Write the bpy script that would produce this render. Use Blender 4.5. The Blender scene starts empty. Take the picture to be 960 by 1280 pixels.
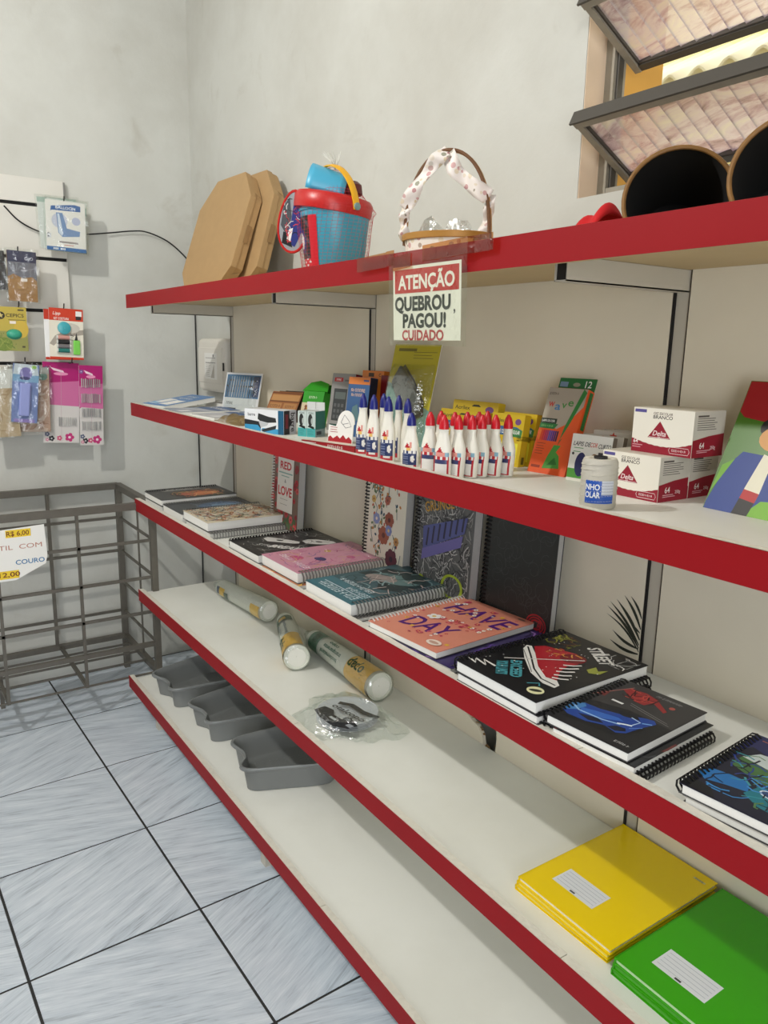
import bpy, bmesh, math, random
from mathutils import Matrix, Vector, Euler
random.seed(7)
SC = bpy.context.scene
COL = SC.collection
PI = math.pi
def rad(a): return a * PI / 180.0

# ------------------------------------------------------------------ camera
cam_d = bpy.data.cameras.new('camera')
cam = bpy.data.objects.new('camera', cam_d); COL.objects.link(cam)
cam.location = (2.6865, -1.1067, 1.3448)
cam.rotation_euler = (1.3598, -0.0197, 0.975)
cam_d.sensor_fit = 'AUTO'; cam_d.sensor_width = 36.0
cam_d.lens = 958.06 / 1280.0 * 36.0
cam_d.clip_start = 0.02
SC.camera = cam

# ------------------------------------------------------------------ world and lamps
world = bpy.data.worlds.new('daylight'); SC.world = world
world.use_nodes = True
wb = world.node_tree.nodes['Background']
wb.inputs[0].default_value = (0.97, 0.985, 1.0, 1.0)
wb.inputs[1].default_value = 2.2
def lamp(name, loc, power, radius, col):
    l = bpy.data.lights.new(name, 'POINT'); l.energy = power; l.shadow_soft_size = radius; l.color = col
    o = bpy.data.objects.new(name, l); COL.objects.link(o); o.location = loc
    return o
lamp('ceiling_bulb_aisle', (1.05, -1.72, 2.55), 84, 0.03, (1.0, 0.975, 0.925))
lamp('ceiling_bulb_near', (3.25, -1.66, 2.45), 26, 0.04, (1.0, 0.975, 0.925))
# daylight through the open shop door behind the camera
dl = bpy.data.lights.new('door_daylight', 'AREA'); dl.shape = 'RECTANGLE'; dl.size = 1.7; dl.size_y = 2.2; dl.energy = 48; dl.color = (0.93, 0.965, 1.0)
do = bpy.data.objects.new('door_daylight', dl); COL.objects.link(do); do.location = (4.55, -2.2, 1.15); do.rotation_euler = (rad(90), 0, rad(90))
SC.view_settings.view_transform = 'Standard'
SC.view_settings.look = 'None'
SC.view_settings.exposure = -0.09
SC.view_settings.gamma = 1.0
SC.view_settings.use_curve_mapping = False

# ------------------------------------------------------------------ materials
_M = {}
def lin(c):
    r = []
    for x in c[:3]:
        x = x / 255.0
        r.append(x / 12.92 if x <= 0.04045 else ((x + 0.055) / 1.055) ** 2.4)
    return (r[0], r[1], r[2], 1.0)
def mat(c, rough=0.5, metal=0.0, vary=0.0, scale=20.0, bump=0.0, spec=0.5, coat=0.0):
    key = (tuple(c), rough, metal, vary, scale, bump, spec, coat)
    if key in _M: return _M[key]
    m = bpy.data.materials.new('colour_%d_%d_%d' % tuple(int(x) for x in c[:3])); m.use_nodes = True
    nt = m.node_tree; b = nt.nodes['Principled BSDF']
    b.inputs['Base Color'].default_value = lin(c)
    b.inputs['Roughness'].default_value = rough
    b.inputs['Metallic'].default_value = metal
    b.inputs['Specular IOR Level'].default_value = spec
    if coat: b.inputs['Coat Weight'].default_value = coat; b.inputs['Coat Roughness'].default_value = 0.12
    if vary or bump:
        tc = nt.nodes.new('ShaderNodeTexCoord')
        n = nt.nodes.new('ShaderNodeTexNoise'); n.inputs['Scale'].default_value = scale; n.inputs['Detail'].default_value = 6
        nt.links.new(tc.outputs['Object'], n.inputs['Vector'])
        if vary:
            mx = nt.nodes.new('ShaderNodeMix'); mx.data_type = 'RGBA'
            a = lin(c); mx.inputs['A'].default_value = tuple(min(1, x * (1 + vary)) for x in a[:3]) + (1,)
            mx.inputs['B'].default_value = tuple(x * (1 - vary) for x in a[:3]) + (1,)
            nt.links.new(n.outputs['Fac'], mx.inputs['Factor'])
            nt.links.new(mx.outputs['Result'], b.inputs['Base Color'])
        if bump:
            bp = nt.nodes.new('ShaderNodeBump'); bp.inputs['Strength'].default_value = bump; bp.inputs['Distance'].default_value = 0.004
            nt.links.new(n.outputs['Fac'], bp.inputs['Height']); nt.links.new(bp.outputs['Normal'], b.inputs['Normal'])
    _M[key] = m
    return m
def ramp(nt, src, stops):
    r = nt.nodes.new('ShaderNodeValToRGB'); e = r.color_ramp.elements
    while len(e) < len(stops): e.new(0.5)
    for i, (p, c) in enumerate(stops): e[i].position = p; e[i].color = lin(c)
    nt.links.new(src, r.inputs['Fac']); return r.outputs['Color']
def clear_plastic(name, gloss=0.10, tint=(245, 248, 246), rough=0.12, bump=0.6, scale=45):
    if name in _M: return _M[name]
    m = bpy.data.materials.new(name); m.use_nodes = True; nt = m.node_tree
    for n in list(nt.nodes): nt.nodes.remove(n)
    out = nt.nodes.new('ShaderNodeOutputMaterial'); mx = nt.nodes.new('ShaderNodeMixShader')
    tr = nt.nodes.new('ShaderNodeBsdfTransparent'); tr.inputs[0].default_value = lin(tint)
    gl = nt.nodes.new('ShaderNodeBsdfGlossy'); gl.inputs['Color'].default_value = (1, 1, 1, 1); gl.inputs['Roughness'].default_value = rough
    tc = nt.nodes.new('ShaderNodeTexCoord'); n = nt.nodes.new('ShaderNodeTexNoise'); n.inputs['Scale'].default_value = scale; n.inputs['Detail'].default_value = 4
    bp = nt.nodes.new('ShaderNodeBump'); bp.inputs['Strength'].default_value = bump; bp.inputs['Distance'].default_value = 0.01
    nt.links.new(tc.outputs['Object'], n.inputs['Vector']); nt.links.new(n.outputs['Fac'], bp.inputs['Height'])
    nt.links.new(bp.outputs['Normal'], gl.inputs['Normal'])
    mx.inputs[0].default_value = gloss
    nt.links.new(tr.outputs[0], mx.inputs[1]); nt.links.new(gl.outputs[0], mx.inputs[2]); nt.links.new(mx.outputs[0], out.inputs[0])
    _M[name] = m; return m
def base_mat(name):
    m = bpy.data.materials.new(name); m.use_nodes = True
    nt = m.node_tree; b = nt.nodes['Principled BSDF']
    tc = nt.nodes.new('ShaderNodeTexCoord')
    return m, nt, b, tc
def noise(nt, vec, scale, detail=5, rough=0.55, dist=0.0):
    n = nt.nodes.new('ShaderNodeTexNoise'); n.inputs['Scale'].default_value = scale; n.inputs['Detail'].default_value = detail
    n.inputs['Roughness'].default_value = rough; n.inputs['Distortion'].default_value = dist
    nt.links.new(vec, n.inputs['Vector']); return n
def mapping(nt, vec, rot=(0, 0, 0), sc=(1, 1, 1), loc=(0, 0, 0)):
    mp = nt.nodes.new('ShaderNodeMapping'); mp.inputs['Rotation'].default_value = rot; mp.inputs['Scale'].default_value = sc; mp.inputs['Location'].default_value = loc
    nt.links.new(vec, mp.inputs['Vector']); return mp.outputs[0]
def bumpn(nt, h, b, st, dist=0.003):
    bp = nt.nodes.new('ShaderNodeBump'); bp.inputs['Strength'].default_value = st; bp.inputs['Distance'].default_value = dist
    nt.links.new(h, bp.inputs['Height']); nt.links.new(bp.outputs['Normal'], b.inputs['Normal'])

def wall_material():
    m, nt, b, tc = base_mat('painted_plaster')
    n1 = noise(nt, tc.outputs['Object'], 1.6, 6, 0.6)
    c1 = ramp(nt, n1.outputs['Fac'], [(0.30, (190, 189, 181)), (0.55, (206, 207, 201)), (0.8, (199, 199, 192))])
    n2 = noise(nt, tc.outputs['Object'], 5.0, 8, 0.65, 0.6)
    c2 = ramp(nt, n2.outputs['Fac'], [(0.0, (255, 255, 255)), (0.60, (255, 255, 255)), (0.74, (226, 221, 214))])
    mx = nt.nodes.new('ShaderNodeMix'); mx.data_type = 'RGBA'; mx.blend_type = 'MULTIPLY'; mx.inputs['Factor'].default_value = 0.5
    nt.links.new(c1, mx.inputs['A']); nt.links.new(c2, mx.inputs['B']); nt.links.new(mx.outputs['Result'], b.inputs['Base Color'])
    b.inputs['Roughness'].default_value = 0.75; b.inputs['Specular IOR Level'].default_value = 0.25
    n3 = noise(nt, tc.outputs['Object'], 9, 8, 0.6)
    bumpn(nt, n3.outputs['Fac'], b, 0.25, 0.012)
    return m
def tile_material(name, ang):
    m, nt, b, tc = base_mat(name)
    rv = mapping(nt, tc.outputs['Object'], (0, 0, rad(ang)))
    v = mapping(nt, rv, (0, 0, 0), (14, 210, 1))
    n = noise(nt, v, 1.0, 5, 0.6, 0.5)
    v2 = mapping(nt, rv, (0, 0, 0), (5, 40, 1))
    n2 = noise(nt, v2, 1.0, 3)
    ad = nt.nodes.new('ShaderNodeMath'); ad.operation = 'ADD'; nt.links.new(n.outputs['Fac'], ad.inputs[0]); nt.links.new(n2.outputs['Fac'], ad.inputs[1])
    hf = nt.nodes.new('ShaderNodeMath'); hf.operation = 'MULTIPLY'; hf.inputs[1].default_value = 0.5; nt.links.new(ad.outputs[0], hf.inputs[0])
    c = ramp(nt, hf.outputs[0], [(0.30, (148, 158, 170)), (0.45, (196, 207, 219)), (0.60, (217, 226, 236)), (0.75, (232, 238, 244))])
    nt.links.new(c, b.inputs['Base Color']); b.inputs['Roughness'].default_value = 0.42
    bumpn(nt, n.outputs['Fac'], b, 0.12, 0.002)
    return m
def laminate(name, c, c2):
    m, nt, b, tc = base_mat(name)
    n = noise(nt, tc.outputs['Object'], 2.2, 6)
    col = ramp(nt, n.outputs['Fac'], [(0.3, c2), (0.6, c)])
    nt.links.new(col, b.inputs['Base Color']); b.inputs['Roughness'].default_value = 0.5
    return m
WALL = wall_material()
TILE_A = tile_material('ceramic_tile_level', -73); TILE_B = tile_material('ceramic_tile_diagonal', -117)
GROUT = mat((46, 46, 46), 0.9, vary=0.25, scale=60)
WHITE_LAM = laminate('white_laminate', (238, 239, 233), (226, 226, 218))
PANEL = laminate('beige_white_panel', (238, 230, 210), (227, 218, 197))
CHIP = mat((222, 218, 206), 0.7, vary=0.12, scale=90, bump=0.5)
RED = mat((148, 9, 20), 0.55, vary=0.06, scale=4, spec=0.25)
TAN = mat((196, 172, 128), 0.6, vary=0.12, scale=9)
BLACK = mat((16, 16, 17), 0.5)
STEEL_W = mat((196, 190, 176), 0.45)
CARD = mat((178, 146, 102), 0.75, vary=0.07, scale=30)
CARD_IN = mat((150, 118, 78), 0.8)
PAPER = mat((244, 243, 238), 0.75)
PAGE = mat((236, 236, 232), 0.8, vary=0.05, scale=400)
PAGE_G = mat((176, 175, 172), 0.8, vary=0.08, scale=300)
WIRE_S = mat((170, 170, 168), 0.3, 0.9)
WIRE_K = mat((24, 24, 25), 0.35, 0.5)
WIRE_W = mat((226, 224, 220), 0.35, 0.1)
CLEAR = clear_plastic('clear_plastic_wrap')
CRINKLE = clear_plastic('crinkled_plastic', 0.16, rough=0.1, bump=1.0, scale=28)
GREYTRAY = mat((124, 127, 127), 0.36)

# ------------------------------------------------------------------ mesh builder
class B:
    def __init__(s): s.v = []; s.f = []; s.m = []; s.mats = []
    def mi(s, m):
        if m not in s.mats: s.mats.append(m)
        return s.mats.index(m)
    def add(s, vs, fs, m, T=None):
        o = len(s.v); k = s.mi(m) if not isinstance(m, list) else None
        for p in vs:
            p = Vector(p)
            s.v.append(tuple(T @ p if T else p))
        for i, f in enumerate(fs):
            s.f.append(tuple(o + j for j in f)); s.m.append(k if k is not None else s.mi(m[i]))
        return s
    def box(s, x0, x1, y0, y1, z0, z1, m, T=None):
        vs = [(x0,y0,z0),(x1,y0,z0),(x1,y1,z0),(x0,y1,z0),(x0,y0,z1),(x1,y0,z1),(x1,y1,z1),(x0,y1,z1)]
        return s.add(vs, [(3,2,1,0),(4,5,6,7),(0,1,5,4),(1,2,6,5),(2,3,7,6),(3,0,4,7)], m, T)
    def prism(s, poly, z0, z1, m, T=None):
        n = len(poly); vs = [(x, y, z0) for x, y in poly] + [(x, y, z1) for x, y in poly]
        fs = [tuple(range(n - 1, -1, -1)), tuple(range(n, 2 * n))] + [(i, (i + 1) % n, n + (i + 1) % n, n + i) for i in range(n)]
        return s.add(vs, fs, m, T)
    def lathe(s, prof, m, n=20, sx=1.0, sy=1.0, T=None, cap0=True, cap1=True, bend=None, a0=0.0, a1=2*PI):
        full = abs(a1 - a0 - 2*PI) < 1e-6; k = n if full else n + 1
        vs = []
        for r, z in prof:
            dx = bend(z) if bend else 0.0
            for i in range(k):
                a = a0 + (a1 - a0) * i / n
                vs.append((r * sx * math.cos(a) + dx, r * sy * math.sin(a), z))
        fs = []; ms = []
        for j in range(len(prof) - 1):
            for i in range(n):
                i2 = (i + 1) % k
                fs.append((j*k+i, j*k+i2, (j+1)*k+i2, (j+1)*k+i)); ms.append(m(j, i) if callable(m) else m)
        if full and cap0: fs.append(tuple(range(k - 1, -1, -1))); ms.append(ms[0])
        if full and cap1: fs.append(tuple((len(prof)-1)*k + i for i in range(k))); ms.append(ms[-1])
        return s.add(vs, fs, ms, T)
    def tube(s, pts, r, m, n=6, closed=False, T=None, flat=None):
        pts = [Vector(p) for p in pts]; N = len(pts); vs = []; up = None
        for i, p in enumerate(pts):
            a = pts[i - 1] if (i > 0 or closed) else p; b = pts[(i + 1) % N] if (i < N - 1 or closed) else p
            d = (b - a).normalized()
            if up is None:
                up = Vector((0, 0, 1)) if abs(d.z) < 0.9 else Vector((1, 0, 0))
            u = (up - d * up.dot(d)).normalized(); w = d.cross(u); up = u
            rr = r[i] if isinstance(r, (list, tuple)) else r
            for k in range(n):
                t = 2 * PI * (k + 0.5) / n
                vs.append(p + u * (math.cos(t) * rr * (flat or 1)) + w * (math.sin(t) * rr))
        fs = []
        for i in range(N if closed else N - 1):
            j = (i + 1) % N
            for k in range(n): k2 = (k + 1) % n; fs.append((i*n+k, i*n+k2, j*n+k2, j*n+k))
        if not closed: fs += [tuple(range(n - 1, -1, -1)), tuple((N-1)*n + k for k in range(n))]
        return s.add(vs, fs, m, T)
    def bar(s, a, b, w, m, h=None):            # square bar between two points
        a = Vector(a); b = Vector(b); d = (b - a).normalized(); h = h or w
        up = Vector((0, 0, 1)) if abs(d.z) < 0.9 else Vector((0, 1, 0))
        u = d.cross(up).normalized() * w / 2; q = u.cross(d).normalized() * h / 2
        vs = [a-u-q, a+u-q, a+u+q, a-u+q, b-u-q, b+u-q, b+u+q, b-u+q]
        return s.add(vs, [(3,2,1,0),(4,5,6,7),(0,1,5,4),(1,2,6,5),(2,3,7,6),(3,0,4,7)], m)
    def grid(s, fn, nu, nv, m):
        vs = [fn(i / nu, j / nv) for j in range(nv + 1) for i in range(nu + 1)]
        fs = []; ms = []
        for j in range(nv):
            for i in range(nu):
                a = j * (nu + 1) + i; fs.append((a, a + 1, a + nu + 2, a + nu + 1)); ms.append(m((i + .5) / nu, (j + .5) / nv) if callable(m) else m)
        return s.add(vs, fs, ms)
    def build(s, name, parent=None, smooth=False, bevel=0.0, seg=2, loc=None, rot=None, label=None, ang=40, solid=0.0):
        me = bpy.data.meshes.new(name); me.from_pydata(s.v, [], s.f)
        for m in s.mats: me.materials.append(m)
        me.polygons.foreach_set('material_index', s.m)
        if smooth:
            me.polygons.foreach_set('use_smooth', [True] * len(s.f)); me.set_sharp_from_angle(angle=rad(ang))
        me.update()
        o = bpy.data.objects.new(name, me); COL.objects.link(o)
        if parent: o.parent = parent
        if loc is not None: o.location = loc
        if rot is not None: o.rotation_euler = rot
        if solid:
            sd = o.modifiers.new('thickness', 'SOLIDIFY'); sd.thickness = solid; sd.offset = 0
        if bevel:
            bv = o.modifiers.new('soft_edge', 'BEVEL'); bv.width = bevel; bv.segments = seg; bv.limit_method = 'ANGLE'; bv.angle_limit = rad(40)
        if label: o['label'] = label
        return o
def tag(o, label, cat, group=None):
    o['label'] = label; o['category'] = cat
    if group: o['group'] = group
    return o
def thing(name, label, cat, loc=(0, 0, 0), rot=(0, 0, 0), group=None):
    o = bpy.data.objects.new(name, None); COL.objects.link(o); o.empty_display_size = 0.05
    o.location = loc; o.rotation_euler = rot
    return tag(o, label, cat, group)
def struct(o): o['kind'] = 'structure'; return o

# flat print on a face: fractions of the face (0..1), y up; reads from +z of its own frame
_T = {}
def strokes(n, seed):                       # print too small to read: letter-like strokes only
    q = random.Random(seed); vs = []; fs = []
    def bar(x0, y0, x1, y1):
        o = len(vs); vs.extend([(x0, y0), (x1, y0), (x1, y1), (x0, y1)]); fs.append((o, o + 1, o + 2, o + 3))
    for i in range(n):
        x = i * .62; bar(x, 0, x + .11, .69); k = q.randint(0, 3)
        if k != 1: bar(x + .11, .58, x + .44, .69)
        if k != 2: bar(x + .11, .29, x + .40, .39)
        if k in (0, 2): bar(x + .35, .05, x + .46, .5)
        if k == 3: bar(x + .11, 0, x + .46, .11)
    return vs, fs
def text_polys(s, bold):
    k = (s, bold)
    if k in _T: return _T[k]
    if s.startswith('~'):
        _T[k] = strokes(int(s[1:]), len(_T)); return _T[k]
    cu = bpy.data.curves.new('t', 'FONT'); cu.body = s; cu.size = 1.0; cu.resolution_u = 3; cu.offset = bold
    ob = bpy.data.objects.new('t', cu); me = ob.to_mesh()
    vs = [(v.co.x, v.co.y) for v in me.vertices]; fs = [tuple(p.vertices) for p in me.polygons]
    ob.to_mesh_clear(); bpy.data.objects.remove(ob); bpy.data.curves.remove(cu)
    _T[k] = (vs, fs); return _T[k]
def C(c): return c if isinstance(c, bpy.types.Material) else mat(c, 0.45)
class Pr:
    def __init__(s, w, h, z=0.0004): s.w = w; s.h = h; s.z = z; s.b = B()
    def _add(s, vs, fs, c):
        s.b.add([(x, y, s.z) for x, y in vs], fs, C(c)); s.z += 4e-6
    def poly(s, pts, c): s._add([(x * s.w, y * s.h) for x, y in pts], [tuple(range(len(pts)))], c); return s
    def rect(s, x0, y0, x1, y1, c): return s.poly([(x0, y0), (x1, y0), (x1, y1), (x0, y1)], c)
    def ell(s, x, y, rx, ry, c, n=18, rot=0.0, a0=0, a1=2*PI):
        cr, sr = math.cos(rot), math.sin(rot)
        pts = [(math.cos(a0 + (a1-a0) * i / n) * rx * s.w, math.sin(a0 + (a1-a0) * i / n) * ry * s.h) for i in range(n + (0 if a1-a0 > 6.2 else 1))]
        s._add([(x * s.w + a * cr - b * sr, y * s.h + a * sr + b * cr) for a, b in pts], [tuple(range(len(pts)))], c); return s
    def line(s, pts, wd, c, closed=False):
        P = [Vector((x * s.w, y * s.h)) for x, y in pts]; vs = []; N = len(P)
        for i, p in enumerate(P):
            a = P[i-1] if (i or closed) else p; b = P[(i+1) % N] if (i < N-1 or closed) else p
            d = b - a; d = d.normalized() if d.length > 1e-9 else Vector((1, 0)); n = Vector((-d.y, d.x)) * wd / 2
            vs += [tuple(p + n), tuple(p - n)]
        fs = [(2*i, 2*i+1, 2*((i+1) % N)+1, 2*((i+1) % N)) for i in range(N if closed else N-1)]
        s._add(vs, fs, c); return s
    def text(s, t, x, y, th, c, width=None, rot=0.0, bold=0.015, shear=0.0, align='c'):
        vs, fs = text_polys(t, bold)
        if not vs: return s
        x0 = min(v[0] for v in vs); x1 = max(v[0] for v in vs); k = th * s.h / 0.69
        kx = k if width is None else width * s.w / (x1 - x0)
        cx = (x0 + x1) / 2 if align == 'c' else x0
        cr, sr = math.cos(rot), math.sin(rot); out = []
        for a, b in vs:
            a = (a - cx) * kx + b * k * shear; b = (b - 0.345) * k
            out.append((x * s.w + a * cr - b * sr, y * s.h + a * sr + b * cr))
        s._add(out, fs, c); return s
    def lines(s, x0, y0, x1, y1, n, c, wd=0.0012):     # small illegible print
        for i in range(n):
            y = y1 + (y0 - y1) * i / max(1, n - 1); s.rect(x0, y, x0 + (x1 - x0) * random.uniform(.75, 1), y + wd / s.h, c)
        return s
    def flower(s, x, y, r, c, c2, n=5, a=0.0):
        for i in range(n):
            t = a + 2 * PI * i / n; s.ell(x + math.cos(t) * r * .6 / s.w, y + math.sin(t) * r * .6 / s.h, r * .42 / s.w, r * .42 / s.h, c, 8)
        return s.ell(x, y, r * .3 / s.w, r * .3 / s.h, c2, 8)
    def star(s, x, y, r, c, n=5, k=.45, a=PI/2):
        return s.poly([(x + math.cos(a + PI * i / n) * r * (1 if i % 2 == 0 else k) / s.w, y + math.sin(a + PI * i / n) * r * (1 if i % 2 == 0 else k) / s.h) for i in range(2 * n)], c)
    def scribble(s, x0, y0, x1, y1, n, cols, wd=0.0015, ln=0.02):
        for i in range(n):
            x = random.uniform(x0, x1); y = random.uniform(y0, y1); a = random.uniform(0, 2*PI); pts = []
            for k in range(random.randint(3, 5)):
                pts.append((min(x1, max(x0, x)), min(y1, max(y0, y)))); a += random.uniform(-1, 1); x += math.cos(a) * ln / 3 / s.w; y += math.sin(a) * ln / 3 / s.h
            s.line(pts, wd * random.uniform(.6, 1.3), random.choice(cols))
        return s
    def build(s, name, parent, loc=(0, 0, 0), rot=(0, 0, 0)): return s.b.build(name, parent, loc=loc, rot=rot)
FRONT = (PI/2, 0, 0); SIDE = (PI/2, 0, PI/2)

# ------------------------------------------------------------------ room shell
XW = -0.47; YW = 0.085; CEIL = 2.95
WX0, WX1, WZ0, WZ1 = 1.585, 2.55, 1.635, 2.36
b = B(); T = 0.20
b.box(XW - .15, WX0, YW, YW + T, 0, CEIL, WALL); b.box(WX1, 4.6, YW, YW + T, 0, CEIL, WALL)
b.box(WX0, WX1, YW, YW + T, 0, WZ0, WALL); b.box(WX0, WX1, YW, YW + T, WZ1, CEIL, WALL)
struct(b.build('wall_back'))
b = B()                                                   # slightly wavy plaster
def lw(u, v):
    y = -4.2 + u * (4.2 + YW + .02); z = v * CEIL
    return (XW + 0.010 * math.exp(-((y + .22) / .10) ** 2) * min(1, max(0, (z - .9) * 1.2)) - 0.008 * max(0.0, (z - 1.6)) * max(0, y + .3), y, z)
b.grid(lw, 120, 24, WALL); b.box(XW - .15, XW - .03, -4.2, YW, 0, CEIL, WALL)
struct(b.build('wall_left', smooth=True))
b = B(); b.box(XW - .15, 4.6, -4.2, YW + T, CEIL, CEIL + .12, mat((176, 174, 168), 0.8))
struct(b.build('ceiling'))
b = B(); b.box(XW - .15, 4.6, -4.2, YW + T, -.10, -.0019, GROUT)
floor = struct(b.build('floor'))
STOCK = mat((120, 112, 104), .8, vary=.35, scale=3)
b = B(); b.box(4.6, 4.75, -1.3, YW + T, 0, CEIL, STOCK); b.box(4.6, 4.75, -4.2, -3.1, 0, CEIL, STOCK); b.box(4.6, 4.75, -3.1, -1.3, 2.3, CEIL, STOCK); struct(b.build('wall_right'))
b = B(); b.box(XW - .15, 4.75, -4.35, -4.2, 0, CEIL, STOCK); struct(b.build('wall_front'))
def clip(poly, ax, lim, keep_less):
    out = []
    for i in range(len(poly)):
        p, q = poly[i - 1], poly[i]; a = (p[ax] <= lim) == keep_less; c = (q[ax] <= lim) == keep_less
        if a != c:
            t = (lim - p[ax]) / (q[ax] - p[ax]); out.append((p[0] + (q[0] - p[0]) * t, p[1] + (q[1] - p[1]) * t))
        if c: out.append(q)
    return out
ta = 0.02612; TX, TY = 0.39, 0.3868; g = 0.0030
for i in range(-3, 9):
    for j in range(-5, 3):
        c, s_ = math.cos(ta), math.sin(ta)
        pl = []
        for (u, v) in ((i*TX+g, j*TY+g), ((i+1)*TX-g, j*TY+g), ((i+1)*TX-g, (j+1)*TY-g), (i*TX+g, (j+1)*TY-g)):
            pl.append((0.3257 + u * c - v * s_, -0.5646 + u * s_ + v * c))
        pl = clip(pl, 0, XW + .004, False)
        if len(pl) > 2: pl = clip(pl, 1, YW - .004, True)
        if len(pl) < 3: continue
        cx = sum(p[0] for p in pl) / len(pl); cy = sum(p[1] for p in pl) / len(pl)
        inner = [(cx + (x - cx) * .994, cy + (y - cy) * .994) for x, y in pl]; n = len(pl)
        b = B(); vs = [(x, y, -.02) for x, y in pl] + [(x, y, -.0016) for x, y in pl] + [(x, y, 0) for x, y in inner]
        fs = [(k, (k+1) % n, n+(k+1) % n, n+k) for k in range(n)] + [(n+k, n+(k+1) % n, 2*n+(k+1) % n, 2*n+k) for k in range(n)] + [tuple(range(2*n, 3*n))]
        b.add(vs, fs, TILE_A if (i + j) % 2 else TILE_B); b.build('floor_tile', floor)

# ------------------------------------------------------------------ window
FRAME = mat((158, 152, 138), 0.5, 0.15, vary=0.12, scale=60)
FRAME_D = mat((84, 80, 74), 0.5, 0.15)
OCHRE = mat((214, 160, 66), 0.7, vary=0.12, scale=12)
def ribbed_glass():
    m = bpy.data.materials.new('ribbed_glass'); m.use_nodes = True; nt = m.node_tree
    for n in list(nt.nodes): nt.nodes.remove(n)
    out = nt.nodes.new('ShaderNodeOutputMaterial')
    tc = nt.nodes.new('ShaderNodeTexCoord')
    v = mapping(nt, tc.outputs['Object'], (0, 0, 0), (3.0, 9.0, 9.0))
    n1 = noise(nt, v, 3.0, 6, 0.65, 0.8)
    c = ramp(nt, n1.outputs['Fac'], [(0.32, (150, 122, 130)), (0.43, (216, 184, 188)), (0.53, (246, 230, 230)), (0.66, (255, 246, 226))])
    trl = nt.nodes.new('ShaderNodeBsdfTranslucent'); nt.links.new(c, trl.inputs[0])
    tr = nt.nodes.new('ShaderNodeBsdfTransparent'); tr.inputs[0].default_value = (0.85, 0.78, 0.74, 1)
    gl = nt.nodes.new('ShaderNodeBsdfGlossy'); gl.inputs['Roughness'].default_value = 0.12
    m1 = nt.nodes.new('ShaderNodeMixShader'); m1.inputs[0].default_value = 0.30
    m2 = nt.nodes.new('ShaderNodeMixShader'); m2.inputs[0].default_value = 0.10
    nt.links.new(trl.outputs[0], m1.inputs[1]); nt.links.new(tr.outputs[0], m1.inputs[2])
    nt.links.new(m1.outputs[0], m2.inputs[1]); nt.links.new(gl.outputs[0], m2.inputs[2]); nt.links.new(m2.outputs[0], out.inputs[0])
    return m
RIB = ribbed_glass(); RIB_D = clear_plastic('rib_refraction_line', 0.25, (70, 56, 58), .15, 0.2, 20)  # dark refraction lines along the ribs are put into the RIB_D tint
win = bpy.data.objects.new('window_1', None); COL.objects.link(win); struct(win)
win['label'] = 'steel awning window with tilted ribbed glass sashes'
b = B(); FY = 0.15
b.box(WX0, WX0 + .022, FY - .012, FY + .022, WZ0, WZ1, FRAME); b.box(WX1 - .022, WX1, FY - .012, FY + .022, WZ0, WZ1, FRAME)
b.box(WX0 + .022, WX1 - .022, FY - .011, FY + .021, WZ0 + .001, WZ0 + .022, FRAME); b.box(WX0 + .022, WX1 - .022, FY - .011, FY + .021, WZ1 - .022, WZ1, FRAME)
b.build('window_frame', win)
b = B(); b.box(WX0, WX0 + .0015, YW + .002, FY - .012, WZ0, WZ1, mat((240, 216, 188), .8, vary=.08, scale=20)); b.build('lit_inner_reveal', win)  # thin cream plate: outside light on the reveal plaster put into its colour
b = B(); b.box(WX0 + .022, WX0 + .027, FY - .004, FY + .010, WZ0 + .022, WZ1 - .022, FRAME_D); b.build('frame_seal', win)
b = B(); b.box(WX0 - .004, WX0 + .010, FY + .022, YW + T + .012, WZ0, WZ1, OCHRE); b.build('outer_reveal', win)
b = B(); b.box(WX0 - .1, WX1 + .1, YW + .14, YW + T + .03, WZ0 - .05, WZ0 + .006, mat((206, 190, 160), 0.7)); b.build('outer_sill', win)
for k in range(3):
    z = 1.735 + k * 0.196
    yi, zi, yo, zo = 0.028, z + .026, 0.190, z - .056           # inner top edge, outer bottom edge
    x0, x1 = WX0 + .034, WX1 - .034
    sash = bpy.data.objects.new('window_sash', None); COL.objects.link(sash); sash.parent = win
    d = Vector((0, yo - yi, zo - zi)); L = d.length; d.normalize(); nrm = Vector((1, 0, 0)).cross(d)
    Mx = Matrix(((1, 0, 0, x0), (0, d.y, nrm.y, yi), (0, d.z, nrm.z, zi), (0, 0, 0, 1)))
    W = x1 - x0
    f = B(); t = .014
    f.box(0, W, 0, t, -.012, .008, FRAME, Mx); f.box(0, W, L - t, L, -.008, .008, FRAME_D, Mx)
    f.box(0, t, 0, L, -.010, .008, FRAME, Mx); f.box(W - t, W, 0, L, -.010, .008, FRAME, Mx)
    f.box(-.004, W + .004, -.004, 0, -.014, .012, FRAME_D, Mx)
    f.box(t, t + .004, t, L - t, -.006, .004, FRAME_D, Mx); f.box(t, W - t, L - t - .004, L - t, -.006, .004, FRAME_D, Mx)
    f.build('sash_frame', sash)
    gls = B(); nr = int((W - 2 * t) / .031); st = 10
    def gf(u, v):
        q = u * nr; ph = q - math.floor(q)
        return tuple(Mx @ Vector((t + u * (W - 2 * t), t + v * (L - 2 * t), .0075 * (ph ** .6) * (1 if ph < .93 else (1 - ph) / .07) - .003)))
    gls.grid(gf, nr * st, 1, lambda u, v: RIB_D if (u * nr) % 1 > .9 else RIB); gls.build('glass_pane', sash, smooth=True, ang=60)
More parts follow.
